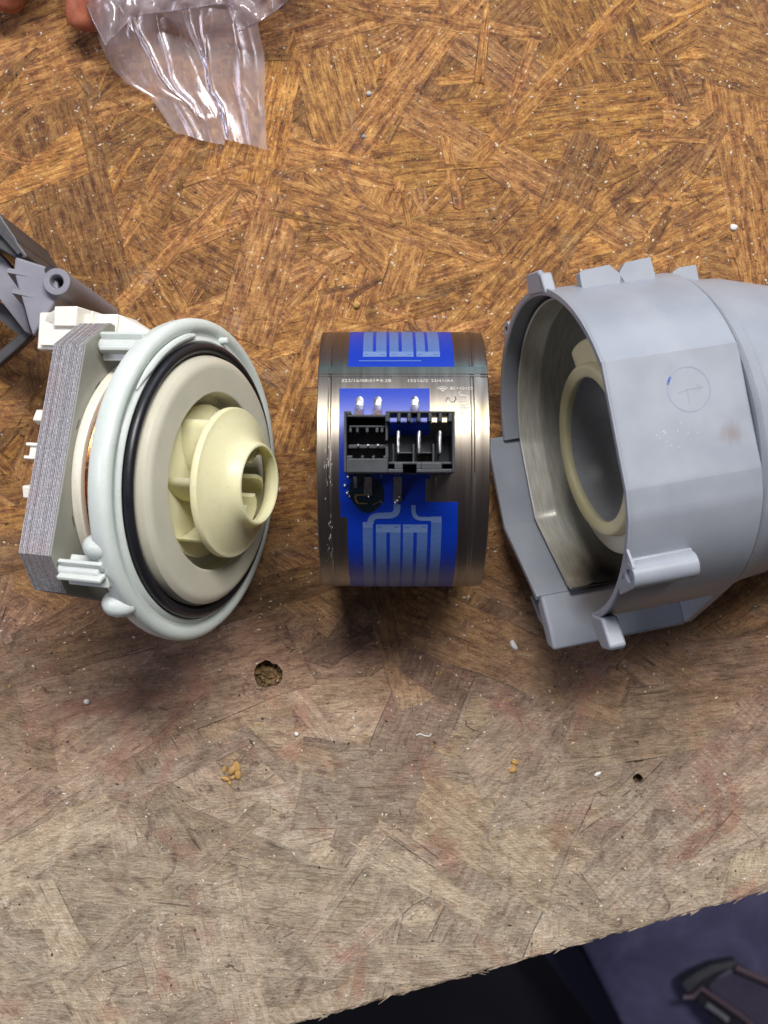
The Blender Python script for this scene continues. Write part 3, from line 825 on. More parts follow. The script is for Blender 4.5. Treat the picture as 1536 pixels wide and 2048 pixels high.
for rr_ in (.055,):
    rows = [[rp(xx + q_ * cos(t * pi / 6), aa + q_ * sin(t * pi / 6) / R0, R0 + .008) for q_ in (.035, .06)] for t in range(2, 12)]
    m.grid(rows)
m.build('approval_mark', ETCH, heater, smooth=0)
me = text_mesh('us', 1.); xs = [v.co.x for v in me.vertices]; ys = [v.co.y for v in me.vertices]
x0, a0 = xa(920, 831); x1, _ = xa(928, 831); sA = (al_of(821) - al_of(831)) / (max(xs) - min(xs)); sX = (x1 - x0) / (max(ys) - min(ys))
for v in me.vertices: v.co = Vector(rp(x1 - (v.co.y - min(ys)) * sX, a0 + (v.co.x - min(xs)) * sA, R0 + .008))
me.materials.append(ETCH); o = bpy.data.objects.new('approval_mark', me); C.objects.link(o); o.parent = heater

# socket housing
ZT, ZB = 9.0, 7.30
OFF = Vector((XM, RY, RR))


def cx(px): return (px - 768) * (H - ZT) / F - XM
def cy(py): return (1024 - py) * (H - ZT) / F - RY


def cbox(m, px0, px1, py0, py1, z0, z1): m.box(cx(px0), cx(px1), cy(py1), cy(py0), z0 - RR, z1 - RR)


m = MB()
cbox(m, 688, 693, 822, 945, 7.42, ZT); cbox(m, 905, 910, 822, 945, 7.42, ZT)                 # side walls
cbox(m, 693, 702, 822, 829, 7.5, ZT); cbox(m, 693, 771, 829, 834, 7.5, ZT - .02); cbox(m, 771, 905, 822, 826, 7.5, ZT)      # upper wall
cbox(m, 693, 776, 917, 945, 7.5, ZT - .01)                                                    # lower left block
cbox(m, 776, 806, 938, 945, 7.5, ZT); cbox(m, 833, 905, 938, 945, 7.5, ZT); cbox(m, 806, 833, 941, 945, 7.5, ZT - .7)
cbox(m, 693, 779, 829, 938, 7.55, 7.75); cbox(m, 779, 905, 864, 938, 7.55, 7.75)                                                       # floor
for px in (771, 794.5, 815, 834.5, 857, 877.5, 897.5): cbox(m, px, px + (9 if px == 771 else 7), 826, 843, 8.0, ZT - .005)
cbox(m, 771, 776, 843, 880, 7.7, ZT - .25); cbox(m, 771, 777, 893, 917, 7.7, ZT - .2)
cbox(m, 697, 772, 849, 853, 7.8, ZT - .3)
for px in (697, 711, 731, 751, 761): cbox(m, px, px + 6, 853, 863, 7.8, ZT - .32)
cbox(m, 695, 776, 886, 894, 7.7, 8.35)
for px in (693, 722, 744, 767): cbox(m, px, px + (12 if px in (693,) else 6), 911, 917, 7.7, ZT - .02)
for px in (785, 826, 866): cbox(m, px, px + 4, 886, 927, 7.7, ZT - .35)
cbox(m, 777, 905, 923, 928, 7.7, ZT - .15); cbox(m, 789, 806, 926, 938, 7.7, ZT - .01); cbox(m, 833, 843, 926, 938, 7.7, ZT - .01); cbox(m, 843, 884, 926, 938.5, 7.7, ZT + .01)
for a, b in ((796, 826), (838, 866)): cbox(m, a, b, 902, 905, 7.7, 8.5)
sock = m.build('socket', BLACK, heater, smooth=0, bevel=.018, seg=2)
for px in (797, 839, 881):
    m = MB(); cbox(m, px - 3.2, px + 3.0, 860, 907, 7.7, ZT - .12); m.build('blade_contact', TIN, sock, bevel=.03)
for px in (716, 736, 756):
    m = MB(); cbox(m, px - 2.2, px + 2.2, 886.5, 892.5, 7.7, ZT - .2); m.build('pin_contact', TIN, sock, bevel=.02)
for px in (716, 755, 834):                      # upper solder tabs, bent down to the band
    m = MB(); x0 = cx(px); y0 = cy(833) ; aT = al_of(803)
    def tab(m, w_, pts):
        rows = [[(x0 - w_, y, z), (x0 + w_, y, z)] for y, z in pts]; m.grid(rows); m.grid([[(a[0], a[1], a[2] - .03) for a in r] for r in rows])
    e = rp(0, aT, R0 + .05); e2 = rp(0, aT + .03, R0 + .03)
    tab(m, .095, [(y0 + .02, 8.75 - RR), (y0 + .10, 8.6 - RR), (e[1] - .25, e[2] + .45), (e[1] - .1, e[2] + .04)]); m.build('solder_tab', TIN, sock)
    m = MB(); n_ = 18; pts = []
    for k_ in range(n_):
        an = 2 * pi * k_ / n_; pts.append((x0 * 1. + .11 * cos(an), (aT * R0 - .04 + .20 * sin(an)) / R0))
    c_i = m.pt(rp(x0, aT - .012, R0 + .07)); ii = [m.pt(rp(a, b, R0 + .008)) for a, b in pts]
    for k_ in range(n_): m.f.append((c_i, ii[k_], ii[(k_ + 1) % n_]))
    m.build('solder_pad', TIN, sock, smooth=80)
for px, py1, w_ in ((737, 990, .10), (795, 1002, .115), (871, 979, .035), (711, 975, .05)):
    m = MB(); x1_, a1_ = xa(px, py1); x2_, a2_ = xa(px, 950); rows = []
    for j in range(7):
        a = a2_ + (a1_ - a2_) * j / 6; lift = .34 * (1 - j / 6) ** 1.3 + .04
        rows.append([rp(x1_ - w_, a, R0 + lift * .7), rp(x1_ - w_ * .9, a, R0 + lift), rp(x1_ + w_ * .9, a, R0 + lift), rp(x1_ + w_, a, R0 + lift * .7)])
    m.grid(rows); m.build('solder_tab', metal('dull_tin', (.42, .36, .34), .35) if px != 711 else STEEL, sock)
q = random.Random(5); m = MB()
for px, py in ((795, 1000), (799, 992), (791, 1004), (697, 953), (690, 970), (695, 985), (699, 992), (738, 992)):
    x_, a_ = xa(px, py); c0 = Vector(rp(x_, a_, R0 + .05)); s_ = q.uniform(.02, .05)
    rows = [[c0 + Vector((s_ * cos(la) * cos(t * pi / 3), s_ * cos(la) * sin(t * pi / 3) * 1.3, s_ * sin(la))) for t in range(7)] for la in (-1.57, -.6, .3, 1.0, 1.57)]
    m.grid(rows)
stuff(m.build('solder_spatter', TIN, sock, smooth=80))

# ------------------------------------------------------------------ grey pump housing (right)
hous = thing('pump_housing', 'large grey plastic pump housing lying on its side with steel liner in its open mouth', 'pump housing')
frame(hous, (4.83, 1.553, 5.233), .194, 3.311)
RO = 4.62; LB = -3.63
A1, A2 = 115.2, 74.6                            # corners of the flat top panel
r1, r2 = 4.653, 4.531


def rad_out(r, an):
    """outer radius: round except for a flat between the two corners and one below it"""
    d = math.degrees(an) % 360
    if A2 <= d <= A1:
        p, q_ = pol(r1, A1), pol(r2, A2)
    elif 66 <= d < A2:
        p, q_ = pol(r2, A2), pol(4.62, 66)
    elif A1 < d < 122:
        return r - (RO - r1) * 0
    else: return r
    dx, dy = cos(radians(d)), sin(radians(d)); ex, ey = q_[0] - p[0], q_[1] - p[1]
    k_ = (p[0] * ey - p[1] * ex) / (dx * ey - dy * ex)
    return k_ - (RO - r)


# angles list so the corners are hit exactly
def wall(m, prof, degs, capends=True):
    rows = []
    for d in degs:
        an = radians(d); rows.append([m.pt((t, rad_out(r, an) * cos(an), rad_out(r, an) * sin(an))) for t, r in prof])
    n = len(prof)
    for A, B in zip(rows, rows[1:]):
        for j in range(n): m.f.append((A[j], A[(j + 1) % n], B[(j + 1) % n], B[j]))
    if capends: m.f += [tuple(rows[0]), tuple(reversed(rows[-1]))]


degs = [8.6] + [d for d in range(10, 53, 2)] + [52.5] + list(range(54, 74, 2)) + [A2 - .01, A2 + .01] + list(range(76, 115, 3)) + [A1 - .01, A1 + .01] + list(range(117, 259, 3)) + [258.6]
WT = .16
m = MB(); wall(m, [(LB - .03, RO - WT), (LB - .03, RO - .03), (LB, RO), (-.03, RO), (0, RO - .03), (0, RO - WT + .02), (-.02, RO - WT)], degs)
m.build('outer_wall', GREY, hous, smooth=18)
# rim bead
m = MB(); wall(m, [(-.06, RO - .02), (-.06, RO + .035), (-.03, RO + .05), (.015, RO + .03), (.015, RO - .10), (-.01, RO - .12)], degs); m.build('rim_bead', GREY, hous, smooth=25)
# shoulder, groove and inlet cone
m = MB()
m.lathe([(LB - .02, RO - .10), (LB - .06, RO - .03), (LB - .12, RO - .08), (LB - .22, RO - .16), (LB - .50, RO - .20), (LB - .54, RO - .25), (LB - .60, RO - .26), (LB - 1.5, 4.28), (LB - 3.0, 3.9), (LB - 4.5, 3.55), (LB - 6, 3.3), (LB - 6, 3.1), (LB - .8, 3.9), (LB - .05, 4.2)], 128)
m.build('inlet_cone', GREY, hous, smooth=30)
# connector bay: bottom facets continue the cross-section further forward
def facet(m, pts, t0, t1, th):
    """open polyline of (h, n) points with outward thickness th, swept from t1 to t0"""
    n = len(pts); off = []
    for i in range(n):
        a = Vector(pts[max(0, i - 1)]); b = Vector(pts[min(n - 1, i + 1)]); d = (b - a).normalized(); nn = Vector((d.y, -d.x))
        if nn.dot(Vector(pts[i])) < 0: nn = -nn
        off.append(tuple(Vector(pts[i]) + nn * th))
    poly = list(pts) + off[::-1]
    m.prism(poly, t0, t1, 'x')


QA, QB, QC = pol(4.66, 257.3), pol(4.68, 293), pol(4.58, 330)
QD = (5.50, -1.90); Q0 = pol(4.72, 250.5)
m = MB()
facet(m, [QA, QB, QC], LB - .3, .52, .21)
bay = m.build('connector_bay', GREY, hous, smooth=0, bevel=.04)
m = MB(); m.prism([QC, (4.2, -2.22), (4.9, -2.0), QD, (5.62, -1.92), (5.5, -2.45), (4.9, -2.6), (4.25, -2.75), (4.05, -2.5)], LB - .25, .40, 'x')
m.build('side_plate', GREY, bay, bevel=.09, seg=3)
m = MB(); m.prism([(5.45, -2.0), (5.6, -2.0), (5.35, -3.2), (4.9, -4.1), (4.2, -4.6), (4.1, -4.45), (4.8, -3.9), (5.2, -3.1)], LB - .2, .0, 'x'); m.build('side_wall', GREY, bay, bevel=.04)
m = MB(); m.prism([(4.4, .9), (4.9, -.3), (5.55, -1.9), (5.5, -2.4), (4.2, -2.5), (3.6, -.5)], LB - .45, LB - .2, 'x'); m.build('end_wall', GREY, bay, bevel=.04)
m = MB(); m.prism([pol(4.3, 259), pol(4.6, 262), pol(4.62, 275), pol(4.64, 290), pol(4.3, 290), pol(4.25, 275)], LB - .1, LB + .06, 'x'); m.build('end_wall', GREY, bay)
# liner
def rl(d):
    d = d % 360
    if 258 < d < 335:
        for a, b, ra, rb in ((258, 293, 4.34, 4.42), (293, 330, 4.42, 4.36), (330, 340, 4.36, 4.30)):
            if a <= d <= b:
                p, q_ = pol(ra, a), pol(rb, b); dx, dy = pol(1, d); ex, ey = q_[0] - p[0], q_[1] - p[1]
                return (p[0] * ey - p[1] * ex) / (dx * ey - dy * ex)
    if A2 - 25 < d < A1 + 4: return min(4.30, rad_out(RO, radians(d)) - .24)
    return 4.30


m = MB(); rows = []; D_ = [d for d in range(12, 334, 2)] + [334]
for d in D_:
    r = rl(d); row = []
    for t, dr in ((-3.2, 0), (-1.35, 0), (-1.22, -.05), (-1.10, -.05), (-.98, 0), (-.48, 0), (-.45, .03), (-.45, .055), (-.6, .05), (-3.2, .05)):
        row.append((t, *pol(r + dr, d)))
    rows.append(row)
m.grid(rows); m.build('steel_liner', LINER, hous, smooth=30)
m = MB(); m.lathe([(-3.2, 2.9), (-3.2, 4.08), (-3.3, 4.08), (-3.3, 2.9)], 96); m.build('back_wall', GREYIN, hous)
# yellow diffuser ring with vanes, grey bowl behind it
m = MB(); m.lathe([(-1.06, 2.30), (-1.05, 2.38), (-1.10, 2.43), (-1.30, 2.47), (-1.9, 2.55), (-2.6, 2.75), (-2.6, 2.65), (-1.9, 2.40), (-1.40, 2.16), (-1.15, 2.05), (-1.08, 2.10)], 128, rf=lambda r, a: r * (1 + .008 * sin(3 * a)))
df = m.build('diffuser_ring', YELLOW, hous, smooth=60)
m = MB(); m.lathe([(-1.42, 2.45), (-1.40, 2.95), (-1.46, 3.02), (-1.55, 3.0), (-2.4, 2.7), (-2.4, 2.5)], 60, -95, 95); m.build('volute_plate', CREAM, df, smooth=50)
m = MB(); m.lathe([(-1.3, 2.40), (-1.28, 3.0), (-1.36, 3.12), (-2.4, 3.2), (-2.4, 2.5)], 30, 150, 196); m.build('vane', YELLOW, df, smooth=50)
m = MB(); m.lathe([(-1.3, 2.40), (-1.28, 2.75), (-2.4, 2.9), (-2.4, 2.5)], 3, 146, 149); m.build('vane', YELLOW, df)
m = MB(); m.lathe([(-1.2, 2.14), (-1.5, 2.12), (-1.9, 2.02), (-2.3, 1.82), (-2.65, 1.5), (-2.85, 1.2), (-2.92, 1.0), (-3.0, .95), (-4.6, .90), (-4.6, .82), (-2.8, .80), (-2.6, .85)][:9] + [(-4.6, 1.1), (-3.2, 1.2), (-2.9, 1.7), (-2.4, 2.2), (-1.5, 2.3)], 96)
m.build('bowl', GREYIN, hous, smooth=60)
m = MB(); m.lathe(torus(-2.93, .98, .05, 8), 64); m.lathe(torus(-3.2, .88, .05, 8), 64); m.build('inlet_lip', GREYIN, hous, smooth=80)
m = MB(); m.lathe([(-4.5, .01), (-4.5, .92), (-4.6, .92), (-4.6, .01)], 32); m.build('inlet_stop', RUBBER, hous)
# screw boss along the side
m = MB(); cyy, czz = 3.30, 3.74; n_ = 28
pts = [(cyy + .34 * cos(2 * pi * k_ / n_), czz + .34 * sin(2 * pi * k_ / n_)) for k_ in range(n_)]
inn = [(cyy + .17 * cos(2 * pi * k_ / n_), czz + .17 * sin(2 * pi * k_ / n_)) for k_ in range(n_)]
o_ = [m.pt((.04, *p)) for p in pts]; i_ = [m.pt((.04, *p)) for p in inn]; i2 = [m.pt((-.9, *p)) for p in inn]; o2 = [m.pt((-1.72, *p)) for p in pts]
for k_ in range(n_):
    j = (k_ + 1) % n_; m.f += [(o_[k_], o_[j], i_[j], i_[k_]), (i_[k_], i_[j], i2[j], i2[k_]), (o_[k_], o_[j], o2[j], o2[k_])]
m.f += [tuple(i2), tuple(o2)]
boss = m.build('screw_boss', GREY, hous, smooth=40, bevel=.02)
m = MB(); m.prism([(cyy - .66, czz + .10), (cyy - .2, czz + .31), (cyy - .30, czz - .1), (cyy - .5, czz + .05)], -.04, .03, 'x'); m.prism([(cyy + .34, czz - .02), (cyy + .50, czz - .8), (cyy + .2, czz - .75), (cyy + .05, czz - .33)], -.04, .03, 'x'); m.build('web', GREY, boss)
m = MB(); m.box(-1.70, -.05, cyy - .42, cyy + .1, czz - .5, czz + .12); m.build('web', GREY, boss, bevel=.05)
# lower catch tab on the rim
m = MB(); p0 = [(4.44, .72), (4.62, .62), (4.80, .70), (5.28, 1.02), (5.36, 1.12), (5.36, 1.62), (5.26, 1.74), (4.5, 1.42)]
m.prism(p0, -.42, .06, 'x'); m.build('catch_tab', GREY, hous, bevel=.07, seg=3)
# upper fins
m = MB(); m.prism([(-4.55, .10), (-5.0, .12), (-5.12, .22), (-5.02, 1.10), (-4.85, 1.28), (-4.35, 1.42)], -.10, .06, 'x')
m.prism([(-4.4, 1.15), (-4.92, 1.12), (-4.90, 1.28), (-4.30, 1.45)], -.28, .06, 'x'); m.build('catch_tab', GREY, hous, bevel=.05)


def fin(pts, nlo, nhi, name='fin'):
    """upright outline in the (t, -h) plane, between two heights"""
    m = MB(); m.loft([(t, -hh, nlo) for t, hh in pts], [(t, -hh, nhi) for t, hh in pts]); return m.build(name, GREY, hous, bevel=.02)


fin([(-.86, 4.1), (-.86, 4.66), (-.92, 4.74), (-1.74, 4.80), (-1.98, 4.55), (-2.2, 4.1)], 1.45, 1.75)
fin([(-1.9, 4.1), (-2.0, 4.58), (-2.2, 4.80), (-2.95, 4.86), (-3.02, 4.1)], 1.45, 1.75)
fin([(LB - .10, 4.0), (LB - .12, 4.45), (LB - .35, 4.56), (LB - .86, 4.58), (LB - .88, 4.0)], 1.0, 1.25)
# loop lug low on the far side
m = MB(); m.M = Matrix.Translation((-.12, *pol(4.78, 212))) @ Matrix.Rotation(radians(212), 4, 'X')
n_ = 20; oo = [(.26 * cos(2 * pi * k_ / n_), .30 * sin(2 * pi * k_ / n_)) for k_ in range(n_)]; ii = [(a * .5, b * .5) for a, b in oo]
a_ = [m.pt((.08, *p)) for p in oo]; b_ = [m.pt((.08, *p)) for p in ii]; c_2 = [m.pt((-.3, *p)) for p in oo]; d_ = [m.pt((-.3, *p)) for p in ii]
for k_ in range(n_):
    j = (k_ + 1) % n_; m.f += [(a_[k_], a_[j], b_[j], b_[k_]), (a_[k_], a_[j], c_2[j], c_2[k_]), (b_[k_], b_[j], d_[j], d_[k_]), (c_2[k_], c_2[j], d_[j], d_[k_])]
m.build('loop_lug', GREY, hous, smooth=40)
# faint marker circle with an arrow on the flat panel
pA, pB = Vector(pol(r1, A1)), Vector(pol(r2, A2)); pd = (pB - pA); pl_ = pd.length; pdn = pd.normalized(); pn = Vector((-pdn.y, pdn.x))
if pn.dot(pA) < 0: pn = -pn


def panel(t, s, up_=.006): v = pA + pdn * s + pn * up_; return (t, v.x, v.y)


def panel_strip(m, pts, w_):
    pts = [Vector(p) for p in pts]; rows = []
    for i, p in enumerate(pts):
        d = (pts[min(i + 1, len(pts) - 1)] - pts[max(0, i - 1)]).normalized(); nn = Vector((-d.y, d.x)) * w_ / 2
        rows.append([panel(*(p + nn)), panel(*(p - nn))])
    m.grid(rows)


ct, cs = -2.12, .98
m = MB(); panel_strip(m, [(ct + .56 * cos(t), cs + .56 * sin(t)) for t in [2 * pi * k_ / 48 for k_ in range(49)]], .022); m.build('marker_circle', PALEINK, hous)
m = MB(); panel_strip(m, [(ct + .56 * cos(t), cs + .56 * sin(t)) for t in [5.55 + .4 * k_ / 8 for k_ in range(9)]], .06)
bpy.data.objects.remove(m.build('x', INK, hous)) if False else m.build('marker_stroke', INK, hous)
m = MB(); panel_strip(m, [(ct + .3, cs + .05), (ct, cs), (ct - .35, cs + .0)], .02); panel_strip(m, [(ct - .22, cs - .08), (ct - .36, cs), (ct - .22, cs + .08)], .015); panel_strip(m, [(ct + .05, cs), (ct + .05, cs + .34)], .03); m.build('marker_arrow', FADE, hous)
# white specks on the panel
q = random.Random(8); m = MB()
for k_ in range(14):
    t, s = -1.5 + q.gauss(0, .35), 1.9 + q.gauss(0, .15); m.f.append(tuple(m.pt(panel(t + .014 * cos(a), s + .014 * sin(a), .008)) for a in (0, 1.6, 3.1, 4.7)))
stuff(m.build('speck', WHITE, hous, smooth=0))

# ------------------------------------------------------------------ grey bracket, upper left
br = thing('grey_bracket', 'grey plastic bracket with round screw post, cut by the left side of the picture', 'bracket', P(113, 563, 0))
BO = P(113, 563, 0)


def down(m, pix, z1, z0, taper=0.):
    A = [P(*p, z1) - BO for p in pix]; B = [Vector((a.x, a.y, z0)) for a in A]; m.loft(B, A)


ZK = 5.4
m = MB(); down(m, [(27, 540), (30, 513), (58, 522), (92, 533), (112, 545), (118, 588), (104, 614), (86, 642), (66, 672), (58, 650), (46, 605), (36, 575)], ZK, 3.9)
m.build('top_plate', BRACKET, br, bevel=.06, smooth=0)
# screw post with bore
bc = P(113, 563, ZK + .25) - BO; m = MB(); n_ = 36; ro, ri = 27 * (H - ZK) / F, 14.5 * (H - ZK) / F
pts = [(bc.x + ro * cos(2 * pi * k_ / n_), bc.y + ro * sin(2 * pi * k_ / n_)) for k_ in range(n_)]; inn = [(bc.x + ri * cos(2 * pi * k_ / n_), bc.y + ri * sin(2 * pi * k_ / n_)) for k_ in range(n_)]
a_ = [m.pt((*p, bc.z)) for p in pts]; b_ = [m.pt((*p, bc.z)) for p in inn]; c_2 = [m.pt((*p, bc.z - .9)) for p in inn]; d_ = [m.pt((bc.x + (p[0] - bc.x) * 1.12, bc.y + (p[1] - bc.y) * 1.12, .02)) for p in pts]
e_ = [m.pt((bc.x + (p[0] - bc.x) * .8, bc.y + (p[1] - bc.y) * .8, bc.z - .1)) for p in inn]; f_ = [m.pt((bc.x + (p[0] - bc.x) * .8, bc.y + (p[1] - bc.y) * .8, bc.z - 3)) for p in inn]
for k_ in range(n_):
    j = (k_ + 1) % n_; m.f += [(a_[k_], a_[j], b_[j], b_[k_]), (b_[k_], b_[j], e_[j], e_[k_]), (e_[k_], e_[j], f_[j], f_[k_]), (a_[k_], a_[j], d_[j], d_[k_])]
m.f += [tuple(f_), tuple(d_)]
m.v = m.v; m.build('screw_post', BRACKET, br, smooth=30, bevel=.02)
m = MB(); down(m, [(86, 640), (104, 612), (128, 586), (139, 560), (138, 556), (112, 560), (88, 600)], ZK - .6, .05); m.build('post_web', DARKGREY, br, smooth=0)
# gussets
for A, B, Cc in (((14, 545), (80, 557), (42, 584)), ((24, 586), (90, 600), (54, 622))):
    m = MB(); a, b = P(*A, ZK + .05) - BO, P(*B, ZK - .02) - BO; c = P(*Cc, 3.9) - BO; w_ = Vector((.02, .13, 0))
    m.loft([a, b, c], [a + w_, b + w_, c + w_]); m.build('gusset', BRACKET, br, smooth=0)
m = MB(); down(m, [(-120, 430), (-40, 470), (0, 508), (12, 520), (30, 545), (42, 590), (62, 668), (50, 664), (0, 600), (-120, 560)], 3.95, 3.4); m.build('frame_arm', BRACKET, br, smooth=0, bevel=.05)
m = MB(); down(m, [(-60, 560), (0, 605), (50, 665), (60, 668), (64, 676), (50, 680), (0, 640), (-60, 600)], 3.3, 3.0); m.build('frame_arm', DARKGREY, br, smooth=0)
m = MB(); down(m, [(68, 668), (62, 656), (36, 668), (0, 700), (-60, 750), (-60, 776), (0, 728), (44, 690)], 3.4, 3.0); m.build('frame_arm', DARKGREY, br, smooth=0, bevel=.05)
m = MB(); down(m, [(-60, 380), (0, 428), (8, 442), (33, 478), (34, 483), (55, 512), (52, 517), (32, 516), (0, 498), (-60, 470)], 4.6, .05)
sl = m.build('dark_cover', DARKGREY, br, smooth=0, bevel=.05)
m = MB(); down(m, [(-60, 420), (0, 452), (40, 505), (36, 509), (0, 468), (-60, 436)], 4.85, 4.5); m.build('ridge', DARKGREY, sl, smooth=0)
m = MB(); bq = P(96, 540, ZK + .02) - BO; m.M = Matrix.Translation(bq); m.tube([(0, 0, -.1), (0, 0, 0)], .10, 14); m.build('pin_hole', RUBBER, br)

# ------------------------------------------------------------------ hand and plastic bag
def poly_at(pts, v):
    """interpolate pixel polyline by row"""
    for (a, b) in zip(pts, pts[1:]):
        if a[1] <= v <= b[1]: t = (v - a[1]) / (b[1] - a[1]); return a[0] + (b[0] - a[0]) * t
    return pts[-1][0] if v > pts[-1][1] else pts[0][0]


qc = random.Random(31); CREASE = [(.66, .50, .60, 1.0, .14, .016), (.86, .45, .82, 1.02, .20, .04), (.40, .50, .38, 1.0, .07, .012), (.72, .50, .62, .72, .10, .012), (.55, .45, .63, .72, .1, .012), (.93, .4, .95, 1., .10, .01), (.25, .55, .36, .95, .12, .012)]
for _ in range(16):
    ua, va = qc.uniform(.05, .95), qc.uniform(.35, 1.); an_ = qc.uniform(0, pi); le = qc.uniform(.05, .25)
    CREASE.append((ua, va, ua + le * cos(an_), va + le * sin(an_), qc.uniform(-.03, .07), qc.uniform(.006, .02)))
m = MB(); rows = []; NV, NU = 130, 150
Lc = [(150, -260), (160, -120), (172, 0), (188, 60), (207, 100), (226, 138), (252, 165), (300, 192), (322, 226), (345, 262)]
Rc = [(600, -260), (545, -120), (520, 0), (516, 50), (529, 110), (529, 180), (531, 240), (534, 300)]
for j in range(NV + 1):
    v = j / NV; row = []
    for i in range(NU + 1):
        u = i / NU
        # left boundary runs down to (345,262); the bottom edge to (534,300) closes it
        if True:
            yl = -260 + (262 + 260) * v; yr = -260 + (300 + 260) * v
            xl = poly_at(Lc, yl); xr = poly_at(Rc, yr)
            sag = 8 * sin(pi * u) * v ** 3
            x_ = xl + (xr - xl) * u; y_ = yl + (yr - yl) * u + sag * (1 if u < .55 else -.6)
        z = .12 + .9 * max(0, 1 - v) ** 1.1 * (1.2 if v < .5 else 1)
        w_ = 1 - abs(2 * u - 1) ** 3
        fold = 0
        for (ua, va, ub, vb, amp, wd) in CREASE:
            dx, dy = ub - ua, vb - va; L2 = dx * dx + dy * dy; tt = ((u - ua) * dx + (v - va) * dy) / L2
            dd = abs((u - ua) * dy - (v - va) * dx) / sqrt(L2)
            if -.3 < tt < 1.3: fold += amp * math.exp(-dd / wd) * max(0., 1 - (2 * tt - 1) ** 4)
        pz = mnoise.noise((u * 7, v * 5, 1)) * .10 + abs(mnoise.noise((u * 4 + v * 1, v * 1.6, 7))) * .12
        z += (fold + pz) * w_ * .8 + .02
        row.append(P(x_ + 3 * mnoise.noise((v * 9, u * 2, 2)), y_ + 3 * mnoise.noise((u * 9, v * 2, 3)) * v, max(.06, z)))
    rows.append(row)
m.grid(rows)
bag = thing('plastic_bag', 'clear crumpled plastic bag with a folded corner, lying at the top of the board', 'plastic bag', P(350, 60, 0)); BG = P(350, 60, 0)
m.v = [tuple(Vector(p) - BG) for p in m.v]; m.build('lower_layer', FILM, bag, smooth=180, recalc=False)
m = MB(); rows = []
Ed = [(174, 10), (186, 40), (212, 92), (222, 76), (240, 58), (262, 38), (290, 27), (340, 22), (395, 14), (430, 8), (448, 8), (456, 15), (466, 42), (478, 62), (505, 50), (545, 26), (590, -12), (640, -50)]
nU = 120
for j in range(41):
    v = j / 40; row = []
    for i in range(nU + 1):
        s = i / nU * (len(Ed) - 1); k_ = min(len(Ed) - 2, int(s)); t = s - k_; ex = Ed[k_][0] + (Ed[k_ + 1][0] - Ed[k_][0]) * t; ey = Ed[k_][1] + (Ed[k_ + 1][1] - Ed[k_][1]) * t
        tx_ = 165 + 480 * i / nU; ty_ = -300
        x_ = ex + (tx_ - ex) * v; y_ = ey + (ty_ - ey) * v
        z = 1.75 + .35 * sin(x_ * .035 + v * 2) + .35 * abs(mnoise.noise((x_ * .02, y_ * .02, 4))) + .22 * mnoise.noise((x_ * .05, y_ * .03, 9)) - .25 * (1 - min(1, v * 6))
        if x_ > 440 and y_ > -40: z += .3 * abs(sin((x_ - y_) * .05))
        row.append(P(x_, y_, z) - BG)
    rows.append(row)
m.grid(rows); m.build('upper_layer', FILM, bag, smooth=180, recalc=False)
# thickened bag edge
m = MB(); m.tube([rows[0][i] for i in range(nU + 1)], .018, 5); m.build('bag_edge', FILM, bag)

# hand that holds the bag: only two fingertips reach into the picture
hand = bpy.data.meshes.new('person'); V = []; E = []; RAD = []


def jv(p, r): V.append(tuple(p)); RAD.append(r); return len(V) - 1


wr = jv(P(60, -800, 3.0), 2.3); pm = jv(P(80, -640, 3.2), 2.7); pm2 = jv(P(95, -500, 3.2), 3.0); E += [(wr, pm), (pm, pm2)]
for base, chain in (((190, -360), [(200, -220, 2.8, .80), (192, -100, 1.7, .74), (176, -20, 1.1, .74), (170, 36, .8, .70), (168, 66, .62, .55)]),
                    ((100, -350), [(60, -220, 3.0, .85), (30, -110, 2.0, .78), (14, -35, 1.1, .74), (10, -2, .8, .66), (8, 26, .6, .52)]),
                    ((10, -380), [(-60, -240, 2.6, .80), (-100, -140, 1.8, .72), (-120, -70, 1.0, .62)]),
                    ((-60, -430), [(-160, -330, 2.2, .70), (-210, -250, 1.5, .62), (-235, -190, .9, .54)])):
    last = jv(P(*base, 3.1), 1.05); E.append((pm2, last))
    for x_, y_, z, r in chain: q_ = jv(P(x_, y_, z), r); E.append((last, q_)); last = q_
last = jv(P(240, -600, 3.2), 1.2); E.append((pm, last))
for x_, y_, z, r in ((330, -480, 3.0, .95), (370, -340, 2.8, .85), (385, -240, 2.6, .66)): q_ = jv(P(x_, y_, z), r); E.append((last, q_)); last = q_
hand.from_pydata(V, E, []); ho = bpy.data.objects.new('person', hand); C.objects.link(ho)
hand.materials.append(SKIN)
sk = ho.modifiers.new('skin', 'SKIN'); sk.use_smooth_shade = True
for d_, r in zip(hand.skin_vertices[0].data, RAD): d_.radius = (r, r * .88)
hand.skin_vertices[0].data[0].use_root = True
ss = ho.modifiers.new('smooth', 'SUBSURF'); ss.levels = 2; ss.render_levels = 2
tag(ho, 'hand with two reddish brown fingertips pressing on the board beside the bag', 'person')

# ------------------------------------------------------------------ bits on the board
q = random.Random(99)


def crumb(name, pos, s, mat, lab, cat, grp=None, stretch=1., rot_=0., seed=1):
    m = MB(); qq = random.Random(seed); rows = []
    for j in range(6):
        la = -pi / 2 + pi * j / 5
        rows.append([])
        for i in range(9):
            t = 2 * pi * (i % 8) / 8; r = s * (1 + .35 * mnoise.noise((cos(t) * 1.5 + seed, sin(t) * 1.5, la)))
            x_, y_ = r * cos(la) * cos(t) * stretch, r * cos(la) * sin(t)
            rows[-1].append((x_ * cos(rot_) - y_ * sin(rot_), x_ * sin(rot_) + y_ * cos(rot_), max(-.3 * s, r * .6 * sin(la)) + .13 + .3 * s))
    m.grid(rows); o = m.build(name, mat, smooth=50); o.location = (pos.x, pos.y, 0); tag(o, lab, cat, grp); return o


